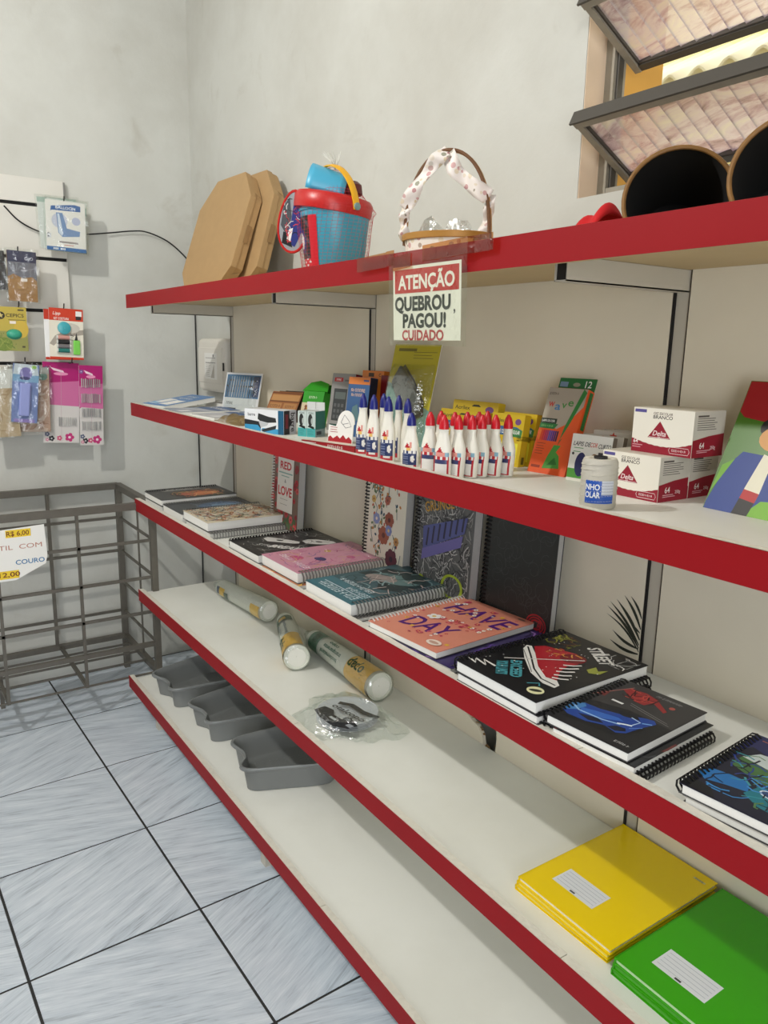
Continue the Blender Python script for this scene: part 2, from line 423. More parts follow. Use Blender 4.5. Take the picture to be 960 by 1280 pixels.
# what lies outside: a cream neighbouring wall and the edge of a corrugated roof
EXT = mat((252, 236, 176), 0.8, vary=0.06, scale=8)
o = B().box(-1.2, 5.2, 1.5, 1.7, 0, 2.62, EXT).build('neighbour_wall'); tag(o, 'sunlit cream outside wall seen through the window gaps', 'wall')
b = B()
def rf(u, v): return (-1.0 + u * 6.0, 1.06 + v * .46, 2.165 + v * .22 + .016 * math.sin(u * 6.0 / .10 * 2 * PI))
b.grid(rf, 480, 3, mat((250, 236, 200), 0.8, vary=0.12, scale=15))
o = b.build('corrugated_eave', smooth=True, solid=0.008); tag(o, 'corrugated cream eave sheet outside against the neighbouring wall', 'roof')
b = B(); b.tube([(-1.0, 1.02, 2.215), (5.0, 1.02, 2.215)], .008, mat((120, 104, 80), .6), 8)
for x in (.6, 1.5, 2.4, 3.3): b.box(x - .004, x + .004, 1.02, 1.5, 2.20, 2.23, mat((110, 96, 76), .6))
tag(b.build('outside_pipe'), 'thin horizontal pipe on the cream wall outside the window', 'pipe')
o = B().box(-1, 7, YW + T + .05, 3.4, -.06, -.01, mat((190, 180, 165), 0.9)).build('yard_ground'); struct(o)

# ------------------------------------------------------------------ wall shelving
SH = [(-.3326, 1.5018, .0437), (-.3339, 1.1438, .0439), (-.3365, .8085, .0441), (-.3388, .4736, .0426), (-.3892, .1516, .0439)]
LIP = .0152; XR = 3.05
unit = thing('wall_shelving', 'white wall shelving with five shelves edged in red', 'shelf', (0, 0, 0))
ups = [0.1, 1.0, 1.90, 2.80]
hole = [(1.395, .545), (1.405, .520), (1.43, .510), (1.452, .500), (1.470, .496), (1.486, .478), (1.492, .455), (1.512, .448), (1.532, .458), (1.534, .49), (1.530, .535), (1.50, .56), (1.45, .552)]
for k, (a, c) in enumerate(((.112, .988), (1.016, 1.884), (1.916, 2.784))):
    if k != 1:
        B().box(a, c, 0, .010, .16, 1.50, PANEL).build('back_panel', unit)
    else:
        bm = bmesh.new(); E_ = []
        for loop in ([(a, .16), (c, .16), (c, 1.50), (a, 1.50)], hole):
            vv = [bm.verts.new((x, 0, z)) for x, z in loop]
            E_ += [bm.edges.new((vv[i - 1], vv[i])) for i in range(len(vv))]
        bmesh.ops.triangle_fill(bm, use_beauty=True, use_dissolve=False, edges=E_)
        me = bpy.data.meshes.new('back_panel'); bm.to_mesh(me); bm.free(); me.materials.append(PANEL)
        pn = bpy.data.objects.new('back_panel', me); COL.objects.link(pn); pn.parent = unit
        sd = pn.modifiers.new('thickness', 'SOLIDIFY'); sd.thickness = 0.010; sd.offset = 0; pn.location.y = .005
        rb = B()
        for i in range(34):
            k2 = random.randrange(len(hole)); p = hole[k2 - 1]; q = hole[k2]; t = random.random()
            x = p[0] + (q[0] - p[0]) * t; z = p[1] + (q[1] - p[1]) * t; s_ = random.uniform(.003, .008)
            cx, cz = 1.49, .51; dx, dz = (cx - x) * .12, (cz - z) * .12
            rb.add([(x - s_, .003, z), (x + s_, .006, z + s_ * .5), (x + dx, .008, z + dz)], [(0, 1, 2)], CARD_IN)
        rb.build('torn_edge', unit, solid=.001)
        pr = Pr(1, 1)
        def leaf(x0, z0, x1, z1, w, bow):
            P0, P1 = Vector((x0, z0)), Vector((x1, z1)); d = P1 - P0; n = Vector((-d.y, d.x)).normalized(); pts = []
            for i in range(9):
                t = i / 8; c_ = P0 + d * t + n * bow * math.sin(PI * t); pts.append((c_ + n * w * math.sin(PI * min(1, .12 + .88 * t)) , c_ - n * w * math.sin(PI * min(1, .12 + .88 * t))))
            pr.poly([tuple(p[0]) for p in pts] + [tuple(p[1]) for p in reversed(pts)], mat((46, 50, 40), .6))
        for (a_, c_, d_, e_, w, bw) in ((1.882,.83,1.806,.888,.003,-.006),(1.882,.835,1.812,.898,.003,-.005),(1.883,.845,1.826,.906,.0035,-.004),(1.883,.865,1.842,.918,.003,-.004),(1.883,.885,1.856,.920,.0025,-.003),(1.882,.828,1.822,.846,.003,.005),(1.882,.818,1.818,.826,.003,.005),(1.882,.858,1.862,.870,.002,0),(1.883,.823,1.806,.873,.0022,-.008)):
            leaf(a_, c_, d_, e_, w, bw)
        pr.build('palm_decal', unit, (0, 0, 0), FRONT)
for k, x in enumerate(ups):
    u = B().box(x - .010, x + .014, .002, .050, .0, 1.52, STEEL_W)
    u.box(x - .0125, x - .0112, -.0005, .02, .12, 1.50, mat((90, 78, 60), .7)) if k == 0 else u.box(x - .0145, x - .0105, -.001, .045, .12, 1.50, BLACK)
    up_ = u.build('upright', unit)
    sl = B()
    sl.box(x + .0140, x + .0152, -.0002, .003, .16, 1.50, mat((70, 62, 50), .7))
    sl.build('slot_groove', up_)
segs = {0: (0, 1.25, XR), 1: (0, 1.5, XR), 2: (0, 2.043, XR), 3: (0, 1.20, 2.044, XR), 4: (0, .291, 1.42, XR)}
for k, (yf, zt, h) in enumerate(SH):
    cuts = segs[k]
    board = B().box(0, XR, yf + .018, .0 - .001, zt - LIP - .012, zt - LIP, WHITE_LAM if k else TAN).build('shelf_board', unit)
    for a, c in zip(cuts[:-1], cuts[1:]):
        e = B(); g2 = .0008; n = max(8, int((c - a) * 40))
        def ed(u, v): return (a + g2 + u * (c - a - 2 * g2), yf + .0015 + v * (.0165 + random.uniform(-.0009, .0009)), zt + (0 if v < .5 else -.0006))
        e.grid(ed, n, 1, CHIP); e.box(a + g2, c - g2, yf + .0015, yf + .0165, zt - h + .001, zt - .0006, CHIP if k else TAN)
        e.build('edge_strip', board)
    fb = B(); n = 60
    fb.box(-.001, XR, yf, yf + .0015, zt - h, zt - .0004, RED)
    fb.build('red_fascia', board)
    if k == 0:
        B().box(.02, XR, yf + .0165, yf + .032, zt - h + .004, zt - LIP - .012, TAN).build('front_batten', board)
    for x in ups:
        if k == 4: continue
        br = B(); zb = zt - LIP - .012
        for s_ in (-.012, .010): br.box(x + s_, x + s_ + .002, yf + .055, .002, zb - .034, zb - .0005, STEEL_W)
        br.box(x - .012, x + .012, yf + .055, .002, zb - .034, zb - .032, STEEL_W); br.box(x - .009, x + .009, yf + .057, yf + .062, zb - .031, zb - .001, BLACK)
        br.build('bracket', unit)
for x in (.17, 1.04, 1.93, 2.78):
    B().box(x - .014, x + .014, -.345, -.0, 0, .1240, STEEL_W).build('foot', unit)

# ------------------------------------------------------------------ generic builders
def notebook(label, w, h, t, loc, rot=(0, 0, 0), cover=(20, 20, 22), wire=WIRE_K, design=None, group='spiral notebooks on the middle shelf', page=PAGE, name='spiral_notebook', rings=None, gloss=.35):
    n = thing(name, label, 'notebook', loc, rot, group)
    B().box(.004, w - .0015, .0015, h - .0015, .0010, t - .0010, page).build('page_block', n)
    cm = mat(cover, gloss)
    B().box(0, w, 0, h, 0, .0010, mat((70, 70, 72), .5)).build('back_cover', n)
    fc = B().box(0, w, 0, h, t - .0010, t, cm).build('front_cover', n)
    if wire:
        sp = B(); k = rings or int(h / .0088); rr = t / 2 + .0042; N = 9
        for i in range(k):
            y = .008 + (h - .016) * i / (k - 1)
            for dy in (-.0009, .0009):
                sp.tube([(.0025 + rr * .95 * math.cos(2*PI*j/N), y + dy, t / 2 + rr * math.sin(2*PI*j/N)) for j in range(N)], .0010, wire, 3, True)
        sp.build('spiral_binding', n)
    if design:
        pr = Pr(w, h, t + .0003); design(pr); pr.build('cover_print', fc)
    return n
def carton(name, label, w, d, h, loc, rz=0, lean=0, col=(240, 240, 238), front=None, side=None, top=None, group=None, cat='box', tab=0.0, tabcol=None, sidecol=None, rough=.38):
    n = thing(name, label, cat, loc, (-rad(lean), 0, rad(rz)), group)
    body = B().box(0, w, 0, d, 0, h, mat(col, rough)).build('carton_body', n, bevel=.0007)
    fl = B().box(.0008, w - .0008, .001, d - .001, h, h + .0006, mat(tuple(max(0, x - 12) for x in col), rough)).build('top_flap', n)
    if tab: B().box(0, w, d - .0015, d, h, h + tab, mat(tabcol or col, rough)).build('hanging_tab', n)
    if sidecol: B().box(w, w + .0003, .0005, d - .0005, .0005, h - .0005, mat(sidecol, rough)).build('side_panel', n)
    if front: p = Pr(w, h); front(p); p.build('front_print', body, (0, 0, 0), FRONT)
    if side: p = Pr(d, h, .0007); side(p); p.build('side_print', body, (w, 0, 0), SIDE)
    if top: p = Pr(w, d, .0010); top(p); p.build('top_print', body, (0, 0, h), (0, 0, 0))
    return n
#==OBJECTS==
# ------------------------------------------------------------------ top shelf
Z1 = SH[0][1] - LIP; Z2 = SH[1][1] - LIP; Z3 = SH[2][1] - LIP; Z4 = SH[3][1] - LIP; Z5 = SH[4][1] - LIP
def pizza_box(label, loc, lean, rz, w=.385, h=.40, c=.105, t=.042):
    n = thing('cardboard_box', label, 'box', loc, (rad(90 - lean), 0, rad(rz)), 'flat octagonal cardboard boxes')
    oc = [(c, 0), (w - c, 0), (w, c), (w, h - c), (w - c, h), (c, h), (0, h - c), (0, c)]
    B().prism(oc, 0, t - .003, CARD).build('box_tray', n, bevel=.0012)
    B().prism([(w/2 + (x - w/2) * 1.012, h/2 + (y - h/2) * 1.012) for x, y in oc], t - .020, t, CARD).build('box_lid', n, bevel=.0012)
    for (a, d) in ((1, 2), (3, 4), (5, 6), (7, 0)):
        p, q = Vector(oc[a]), Vector(oc[d]); m = (p + q) / 2; dr = (q - p).normalized(); nn = Vector((dr.y, -dr.x))
        f = B(); A = p + dr * .012 + nn * .0022; D = q - dr * .012 + nn * .0022
        f.add([(A.x, A.y, .002), (D.x, D.y, .002), (D.x - dr.x*.02, D.y - dr.y*.02, t*.75), (A.x + dr.x*.02, A.y + dr.y*.02, t*.75)], [(0, 1, 2, 3)], CARD)
        f.build('tuck_flap', n, solid=.0012)
    f = B().box(w + .0035, w + .0040, h * .42, h * .56, .010, .026, CARD_IN); f.build('side_slit', n)
    return n
pizza_box('flat octagonal cardboard box leaning in front, nearest the shelf end', (.006, -.125, Z1 + .001), 18.6, 2.8, .374, .398, .088)
pizza_box('flat octagonal cardboard box leaning behind the first, nearer the bucket', (.062, -.062, Z1 + .001), 16.0, 2.8, .374, .398, .088, .040)

# beach bucket in a net
bk = thing('beach_bucket', 'turquoise beach bucket with red lid and toys tied in net', 'bucket', (1.105, -.175, Z1), (0, 0, 0))
TURQ = mat((62, 158, 184), .35); RLID = mat((190, 34, 32), .35); YEL = mat((236, 176, 34), .4)
B().lathe([(.060, 0), (.062, .003), (.079, .150), (.082, .152), (.082, .158), (.076, .158), (.060, .01)], TURQ, 40, cap1=False).build('bucket_body', bk, smooth=True)
B().lathe([(.080, .142), (.0875, .143), (.089, .150), (.089, .170), (.083, .178), (.070, .181), (.030, .185), (.001, .186)], RLID, 40, cap0=False).build('bucket_lid', bk, smooth=True, loc=(-.026, -.016, .012), rot=(rad(-5), rad(8), 0))
sk = B(); a_ = rad(-150)
def st(u, v):
    a = a_ + u * rad(88); z = .004 + v * .135; r = .0628 + (z - .003) * .1157 + .0008
    return (r * math.cos(a), r * math.sin(a), z)
KK = [mat((24, 22, 26), .4), mat((206, 30, 46), .4), mat((226, 224, 222), .4), mat((70, 72, 80), .4), mat((40, 46, 110), .4)]
def stm(u, v):
    if u > .80: return KK[1]
    if v < .12 and u > .55: return KK[2] if int(u * 40) % 3 else KK[0]
    if v < .35: return KK[2] if (math.sin(u * 31) * math.sin(v * 60) > .35) else (KK[1] if u > .5 else KK[0])
    d = math.hypot((u - .5) * 1.2, v - .62)
    if d < .12: return KK[2]
    if d < .2: return KK[4]
    return KK[3] if math.sin(u * 17 + v * 23) > .72 else KK[0]
sk.grid(st, 40, 44, stm); sk.build('printed_sleeve', bk, smooth=True)
hd = B()
pts = [(.088 * math.cos(t), -.01 - .01 * math.sin(t), .150 + .100 * math.sin(t)) for t in [PI * i / 18 for i in range(19)]]
Rz = Matrix.Rotation(rad(8), 4, 'Z')
hd.tube([Rz @ Vector(p) for p in pts], .0085, YEL, 8, flat=.28); hd.build('handle', bk, smooth=True)
for s_ in (-1, 1):
    B().lathe([(.008, 0), (.008, .004), (.001, .006)], mat((120, 150, 150), .4), 12, T=Rz @ Matrix.Translation((s_ * .088, -.01, .156)) @ Matrix.Rotation(rad(90 * s_), 4, 'Y')).build('handle_rivet', bk)
sv = B()                                                 # blue scoop on top
def scoop(u, v):
    a = rad(-78) + u * rad(156); r = .050 - .008 * v
    return (r * math.sin(a), -.0425 + v * .085, r * math.cos(a) * .95 - .02)
sv.grid(scoop, 14, 6, mat((76, 170, 204), .35)); sv.build('toy_scoop', bk, smooth=True, solid=.002, loc=(.007, -.020, .216), rot=(rad(-14), rad(24), rad(-42)))
# oval sieve hanging on the left
sv = bpy.data.objects.new('toy_sieve', None); COL.objects.link(sv); sv.parent = bk
sv.location = (-.050, -.078, .132); sv.rotation_euler = (rad(96), rad(10), rad(30)); sv.scale = (1.05, 1.05, 1.05); sv['label'] = 'red rimmed oval toy plate with dark printed face'
outl = [(.036 * math.cos(t) * (1 - .18 * math.sin(t)), .062 * math.sin(t)) for t in [2 * PI * i / 28 for i in range(28)]]
B().prism(outl, 0, .004, mat((150, 152, 156), .35)).build('plate', sv)
B().tube([(x, y, .003) for x, y in outl], .0032, RLID, 6, True).build('rim', sv, smooth=True)
pr = Pr(1, 1, .0045); pr.poly([(-.022, -.040), (.010, -.050), (.030, -.004), (.022, .036), (.0, .054), (-.004, .0)], (38, 48, 120)); pr.poly([(-.030, -.01), (-.012, -.03), (-.004, .01), (-.012, .048), (-.026, .03)], (70, 74, 80)); pr.poly([(-.024, -.046), (.004, -.052), (-.006, -.026), (-.022, -.022)], (24, 24, 28)); pr.poly([(-.012, -.036), (-.002, -.040), (.002, -.012), (-.008, -.016)], (226, 222, 218))
pr.scribble(-.024, -.045, .026, .045, 26, [(214, 210, 206), (20, 20, 24), (196, 60, 70)], .0016, .02); pr.build('plate_print', sv)
net = B()
def nt_(u, v):
    a = 2 * PI * u; z = v * .245
    r = (.064 + z * .115 + .006) if z < .15 else max(.012, .094 - (z - .15) * .83)
    return ((r + .010 * (math.cos(a) < -.2) * math.sin(PI * v)) * math.cos(a + v * .5), r * math.sin(a + v * .5), .002 + z)
net.grid(nt_, 44, 34, mat((206, 60, 70), .6))
no = net.build('net_bag', bk); wf = no.modifiers.new('net', 'WIREFRAME'); wf.thickness = .0006; wf.use_even_offset = False
tu = B()
for i in range(14):
    a = random.uniform(0, 2 * PI); tu.tube([(0, 0, .243), (.010 * math.cos(a), .010 * math.sin(a), .262), (.022 * math.cos(a) - .012, .022 * math.sin(a), .275 + random.uniform(0, .012))], .0006, mat((214, 214, 206), .5), 3)
tu.build('net_tuft', bk)
# little sand mould in red/dark
B().lathe([(.020, 0), (.024, .004), (.022, .022), (.012, .030), (.001, .031)], mat((96, 30, 30), .4), 10, T=Matrix.Translation((.040, .02, .186))).build('sand_mould', bk, smooth=True)

# ribbon basket
def floral_mat(name, base=(238, 230, 224), scale=38.0):
    m, nt, bb, tc = base_mat(name)
    v = nt.nodes.new('ShaderNodeTexVoronoi'); v.inputs['Scale'].default_value = scale; nt.links.new(tc.outputs['Object'], v.inputs['Vector'])
    hs = nt.nodes.new('ShaderNodeSeparateColor'); nt.links.new(v.outputs['Color'], hs.inputs[0])
    c = ramp(nt, hs.outputs[0], [(0.0, (196, 150, 150)), (0.25, (214, 172, 170)), (0.45, (150, 150, 130)), (0.55, base), (0.9, (222, 206, 176))])
    m2 = nt.nodes.new('ShaderNodeMath'); m2.operation = 'LESS_THAN'; m2.inputs[1].default_value = 0.42
    nt.links.new(v.outputs['Distance'], m2.inputs[0])
    mx = nt.nodes.new('ShaderNodeMix'); mx.data_type = 'RGBA'; mx.inputs['A'].default_value = lin(base)
    nt.links.new(m2.outputs[0], mx.inputs['Factor']); nt.links.new(c, mx.inputs['B']); nt.links.new(mx.outputs['Result'], bb.inputs['Base Color']); bb.inputs['Roughness'].default_value = .55
    return m
FLOR = floral_mat('floral_ribbon', scale=85.0); GOLD = mat((176, 128, 58), .45, .2); RATTAN = mat((112, 76, 48), .45)
rb = thing('gift_basket', 'gift basket with arched handle wound in floral ribbon', 'basket', (1.530, -.19, Z1 + .010), (0, 0, rad(33)))
B().lathe([(.066, -.010), (.074, .050), (.071, .050), (.064, .004), (.001, .004)], FLOR, 32, 1.08, .8, cap1=False).build('basket_body', rb, smooth=True)
B().lathe([(.075, .040), (.0775, .041), (.0775, .051), (.075, .052)], GOLD, 32, 1.08, .8, cap0=False, cap1=False).build('gold_trim', rb, smooth=True)
for dy in (-.0035, .0035):
    B().tube([(.081 * math.cos(t), dy, .035 + (.160) * (math.sin(t) ** .8 if math.sin(t) > 0 else 0)) for t in [PI * i / 30 for i in range(31)]], .0032, RATTAN if dy < 0 else GOLD, 8).build('handle', rb, smooth=True)
def ribbon(pts, w, name='ribbon'):
    r = B(); N = len(pts)
    def f(u, v):
        q = u * (N - 1); i = min(N - 2, int(q)); t = q - i; p = Vector(pts[i]).lerp(Vector(pts[i + 1]), t); a = Vector(pts[i + 1]) - Vector(pts[i])
        n = Vector((-a.z, 0, a.x)).normalized()
        return tuple(p + n * (v - .5) * w * (1 + .12 * math.sin(u * 9)) + Vector((0, .006 * math.sin(u * 12 + v * 3), 0)))
    r.grid(f, 28, 4, FLOR); r.build(name, rb, smooth=True, solid=.0006)
ribbon([(-.078, -.006, .045), (-.082, -.008, .075), (-.078, -.008, .100)], .018)
ribbon([(-.080, -.010, .098), (-.052, -.012, .140), (-.022, -.012, .176), (.000, -.008, .192)], .024)
ribbon([(.000, -.010, .190), (.016, -.014, .158), (.045, -.012, .134), (.078, -.008, .112)], .026)
ribbon([(.080, .004, .118), (.074, .006, .080), (.066, .004, .046)], .018)
cr = B()
def crk(u, v): return (-.06 + .12 * u + random.uniform(-.004, .004), -.02 + .04 * v + random.uniform(-.006, .006), .040 + .040 * math.sin(PI * v) * (.35 + .65 * abs(math.sin(u * 6.5))) + random.uniform(-.007, .007))
cr.grid(crk, 12, 6, clear_plastic('cellophane', .38, rough=.2)); cr.build('cellophane', rb)

# two round black baskets lying with their mouths toward the aisle, red cloth
def black_basket(label, loc, az, tilt, r):
    n = thing('round_basket', label, 'basket', loc, (0, 0, 0), 'round black baskets with gold rims')
    M_ = Matrix.Rotation(rad(az), 4, 'Z') @ Matrix.Rotation(rad(90 - tilt), 4, 'Y')
    FELT = mat((14, 14, 15), .9, vary=.2, scale=200)
    B().lathe([(r * .70, -.15), (r * .80, -.10), (r * .985, -.002), (r * .985, 0), (r * .955, 0), (r * .78, -.10), (r * .68, -.145), (.001, -.146)], FELT, 44, T=M_, cap1=False).build('basket_wall', n, smooth=True)
    N = 44
    B().tube([M_ @ Vector((r * .972 * math.cos(2*PI*i/N), r * .972 * math.sin(2*PI*i/N), .001)) for i in range(N)], .0032, mat((136, 98, 50), .5, .1, vary=.3, scale=60), 8, True).build('gold_rim', n, smooth=True)
    return n
black_basket('black round basket with gold rim lying beside the red cloth', (1.968, -.125, Z1 + .070), -52, 12, .0755)
black_basket('black round basket with gold rim at the right edge of the photo', (2.148, -.150, Z1 + .072), -60, 12, .0755)
rc = B()
def rcl(u, v):
    return (1.755 + .085 * u, -.16 + .12 * v, Z1 + .002 + .078 * math.sin(PI * min(1, u * .62 + .02)) * math.sin(PI * (.1 + .8 * v)) + .007 * math.sin(u * 14 + v * 5))
rc.grid(rcl, 22, 14, mat((206, 20, 28), .8))
tag(rc.build('red_cloth', smooth=True, solid=.004), 'crumpled red cloth beside the black baskets on top shelf', 'cloth')

# sign taped to the top fascia
sg = thing('warning_sign', 'laminated warning sign taped to the top red fascia', 'sign', (1.578, -.338, 1.352), (rad(2.0), 0, 0))
SW, SHh = .186, .136
B().box(.004, SW - .004, 0, .0006, .006, SHh - .012, PAPER).build('sign_sheet', sg)
pr = Pr(SW, SHh, .0004)
pr.rect(.05, .60, .955, .875, (196, 48, 44)); pr.text('ATENÇÃO', .50, .725, .155, (248, 246, 244), .80, bold=.03)
pr.text('QUEBROU', .45, .475, .155, (38, 48, 44), .80, bold=.04); pr.text(',', .90, .43, .13, (38, 48, 44)); pr.text('PAGOU!', .48, .275, .155, (38, 48, 44), .62, bold=.04); pr.text('CUIDADO', .46, .105, .115, (184, 56, 60), .60, bold=.03)
pr.build('sign_print', sg, rot=FRONT)
lam = B(); lam.grid(lambda u, v: (-.006 + (SW + .018) * u, -.0022 - .0010 * math.sin(u * 9) * math.sin(v * 7), -.003 + (SHh + .014) * v), 20, 14, clear_plastic('sign_sleeve', .10, (240, 242, 232), .1, 1.0, 30))
lam.build('plastic_sleeve', sg, smooth=True)
gt = clear_plastic('brown_tape', .10, (214, 150, 78), .25, .5, 60)
for (a, c, z0, z1) in ((-.112, .012, .124, .148), (.004, .058, .118, .140), (.09, .25, .128, .152)):
    t_ = B(); t_.grid(lambda u, v: (a + (c - a) * u, .0012 - .0048 * (1 if a + (c - a) * u > -.012 and a + (c - a) * u < SW + .02 else 0), z0 + (z1 - z0) * v + .004 * u), 16, 2, gt); t_.build('tape', sg)

# ------------------------------------------------------------------ second shelf, left to right
WH = (246, 246, 244)
def booklet(label, w, h, t, loc, rz, col, design, group='booklets at the shelf end', tilt=0):
    n = thing('booklet', label, 'booklet', loc, (rad(tilt), 0, rad(rz)), group)
    B().box(0, w, 0, h, 0, t - .0008, PAGE).build('pages', n); c_ = B().box(-.001, w + .001, -.001, h + .001, t - .0008, t, mat(col, .3)).build('cover', n)
    p = Pr(w, h, t + .0003); design(p); p.build('cover_print', c_)
def bk1(p): p.rect(.08, .08, .42, .52, WH); p.rect(.52, .08, .92, .46, WH); p.text('~4', .45, .80, .10, WH); p.text('~6', .5, .64, .09, WH); p.rect(.1, .1, .38, .2, (120, 180, 220))
booklet('bright blue booklet lying at the left end of second shelf', .15, .19, .016, (.050, -.305, Z2 + .001), 10, (44, 124, 196), bk1, tilt=7)
def bk2(p):
    p.rect(0, .55, 1, 1, (70, 100, 150)); p.poly([(0, .1), (1, .5), (1, .62), (0, .3)], (206, 210, 220)); p.text('~9', .5, .78, .12, WH); p.rect(.6, .05, .95, .25, (230, 232, 236))
booklet('grey and blue pamphlet beside the bright blue booklet', .16, .20, .012, (.225, -.295, Z2), -2, (150, 160, 180), bk2)
booklet('pale pamphlet with blue stripe beside the clear bag', .15, .19, .010, (.43, -.275, Z2), 4, (196, 198, 204), bk2)
booklet('thick grey booklet by the shelf end near the breaker box', .17, .075, .020, (.05, -.085, Z2), 0, (126, 124, 120), lambda p: p.rect(.3, .3, .5, .6, (230, 230, 230)))
bag = B(); bag.grid(lambda u, v: (.62 + .12 * u, -.290 + .09 * v, Z2 + .001 + .026 * math.sin(PI * u) ** .6 * math.sin(PI * v) ** .6 + .003 * math.sin(u * 19 + v * 11)), 18, 12, clear_plastic('bag_film', .45, (222, 204, 170), .2))
tag(bag.build('plastic_bag', smooth=True), 'small clear bag of tan beads beside the stapler box', 'bag')
# pens blister
def pens(p):
    p.rect(0, 0, 1, 1, (226, 228, 230)); p.rect(.03, .36, .97, .95, (64, 116, 160)); p.rect(.80, .40, .96, .92, (30, 52, 96))
    p.text('~11', .45, .66, .34, (40, 48, 58), .80, bold=.02)
    for i in range(11):
        x = .08 + i * .068; p.poly([(x, .38), (x + .022, .38), (x + .034, .9), (x + .016, .92)], random.choice([(40, 44, 52), (160, 164, 170), (206, 210, 214), (70, 74, 84)]))
    p.text('~4', .2, .22, .07, (60, 60, 64)); p.rect(.06, .05, .40, .10, (60, 60, 64))
def blister(name, label, w, h, loc, rz, lean, design, bub, depth=.02, cat='~4', group=None, bubm=None):
    n = thing(name, label, cat, loc, (-rad(lean), 0, rad(rz)), group)
    cd = B().box(0, w, 0, .0012, 0, h, PAPER).build('backing_card', n); p = Pr(w, h); design(p); p.build('card_print', cd, rot=FRONT)
    x0, x1, y0, y1 = bub; g_ = B()
    def f(u, v):
        e = min(u, 1 - u, v, 1 - v); d = depth * min(1, e * 7)
        return (w * (x0 + (x1 - x0) * u), -.0012 - d, h * (y0 + (y1 - y0) * v))
    g_.grid(f, 16, 16, bubm or CLEAR); g_.build('clear_bubble', n, smooth=True, ang=60)
    return n
blister('marker_pack', 'blister pack of silver markers leaning by the breaker box', .165, .130, (.245, -.105, Z2), 20, 14, pens, (.04, .94, .04, .94), .014)
# brown notepad stack
def brown(p):
    p.rect(0, 0, 1, 1, (150, 92, 48)); p.rect(.04, .70, .96, .90, (190, 140, 86)); p.rect(.05, .40, .45, .62, (178, 126, 74)); p.rect(.52, .40, .95, .62, (178, 126, 74)); p.rect(.05, .06, .95, .30, (196, 146, 92))
    for y in (.66, .36, .02, .94): p.rect(0, y, 1, y + .03, (96, 54, 28))
    p.text('~5', .25, .51, .10, (110, 66, 34)); p.text('~5', .73, .51, .08, (110, 66, 34)); p.rect(.6, .05, .62, .30, (120, 74, 40))
for k in range(3):
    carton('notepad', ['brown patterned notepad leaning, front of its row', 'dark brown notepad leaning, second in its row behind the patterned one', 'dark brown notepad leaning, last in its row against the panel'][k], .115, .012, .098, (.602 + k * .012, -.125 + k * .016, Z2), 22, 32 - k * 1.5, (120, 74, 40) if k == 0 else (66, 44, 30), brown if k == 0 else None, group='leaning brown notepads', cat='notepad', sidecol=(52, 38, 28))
# stapler box
def stap(p):
    p.rect(0, 0, 1, 1, (232, 234, 238)); p.rect(0, 0, .42, .34, (66, 158, 206)); p.rect(.45, 0, .86, .22, (66, 158, 206)); p.poly([(0, .34), (.34, .34), (.42, .18), (.42, .48), (0, .56)], (40, 42, 48))
    p.text('barre', .18, .78, .13, (40, 44, 56)); p.rect(.86, 0, 1, 1, (30, 92, 128))
    p.poly([(.34, .60), (.36, .84), (.62, .72), (.80, .68), (.82, .50), (.60, .46), (.40, .52)], (44, 45, 48)); p.poly([(.42, .14), (.82, .38), (.80, .22), (.50, .06)], (44, 45, 48)); p.poly([(.36, .52), (.62, .44), (.58, .34), (.42, .24)], (196, 198, 202))
def staps(p): p.rect(0, 0, 1, 1, (196, 198, 202)); p.rect(0, .0, .45, 1, (28, 30, 36)); p.poly([(.45, .3), (.7, .5), (.45, .7)], (28, 30, 36)); p.rect(.12, .25, .34, .85, (120, 40, 50)); p.text('barre', .74, .5, .30, (34, 36, 40), .95, rot=-PI/2)
carton('stapler_box', 'white and blue stapler box at the front edge, second shelf', .125, .050, .059, (.868, -.298, Z2), 25, 0, (232, 234, 238), stap, staps)
# green topped box and recipe card
gb = thing('green_box', 'open bright green hanging box leaning beside the grey box', 'box', (.800, -.110, Z2), (rad(-16), 0, rad(22)))
GRN = mat((44, 158, 34), .45)
b_ = B().box(0, .072, 0, .030, .004, .10, GRN).build('carton_body', gb, bevel=.001)
B().prism([(-.008, 0), (.080, 0), (.070, .028), (.036, .038), (.006, .030)], 0, .002, GRN).build('open_flap', gb, loc=(0, .004, .100), rot=(rad(62), 0, 0))
B().prism([(0, 0), (.072, 0), (.066, .026), (.004, .026)], 0, .0015, mat((30, 110, 26), .5)).build('back_flap', gb, loc=(0, .028, .100), rot=(rad(80), 0, 0))
p = Pr(.072, .096); p.rect(.0, .0, 1, .66, (214, 200, 168)); p.text('~5', .5, .82, .07, (220, 240, 210)); p.flower(.3, .5, .012, (130, 70, 40), (190, 160, 60)); p.flower(.5, .42, .010, (110, 130, 50), (220, 200, 120)); p.lines(.1, .1, .9, .3, 5, (120, 100, 70)); p.build('front_print', b_, (0, 0, .004), FRONT)
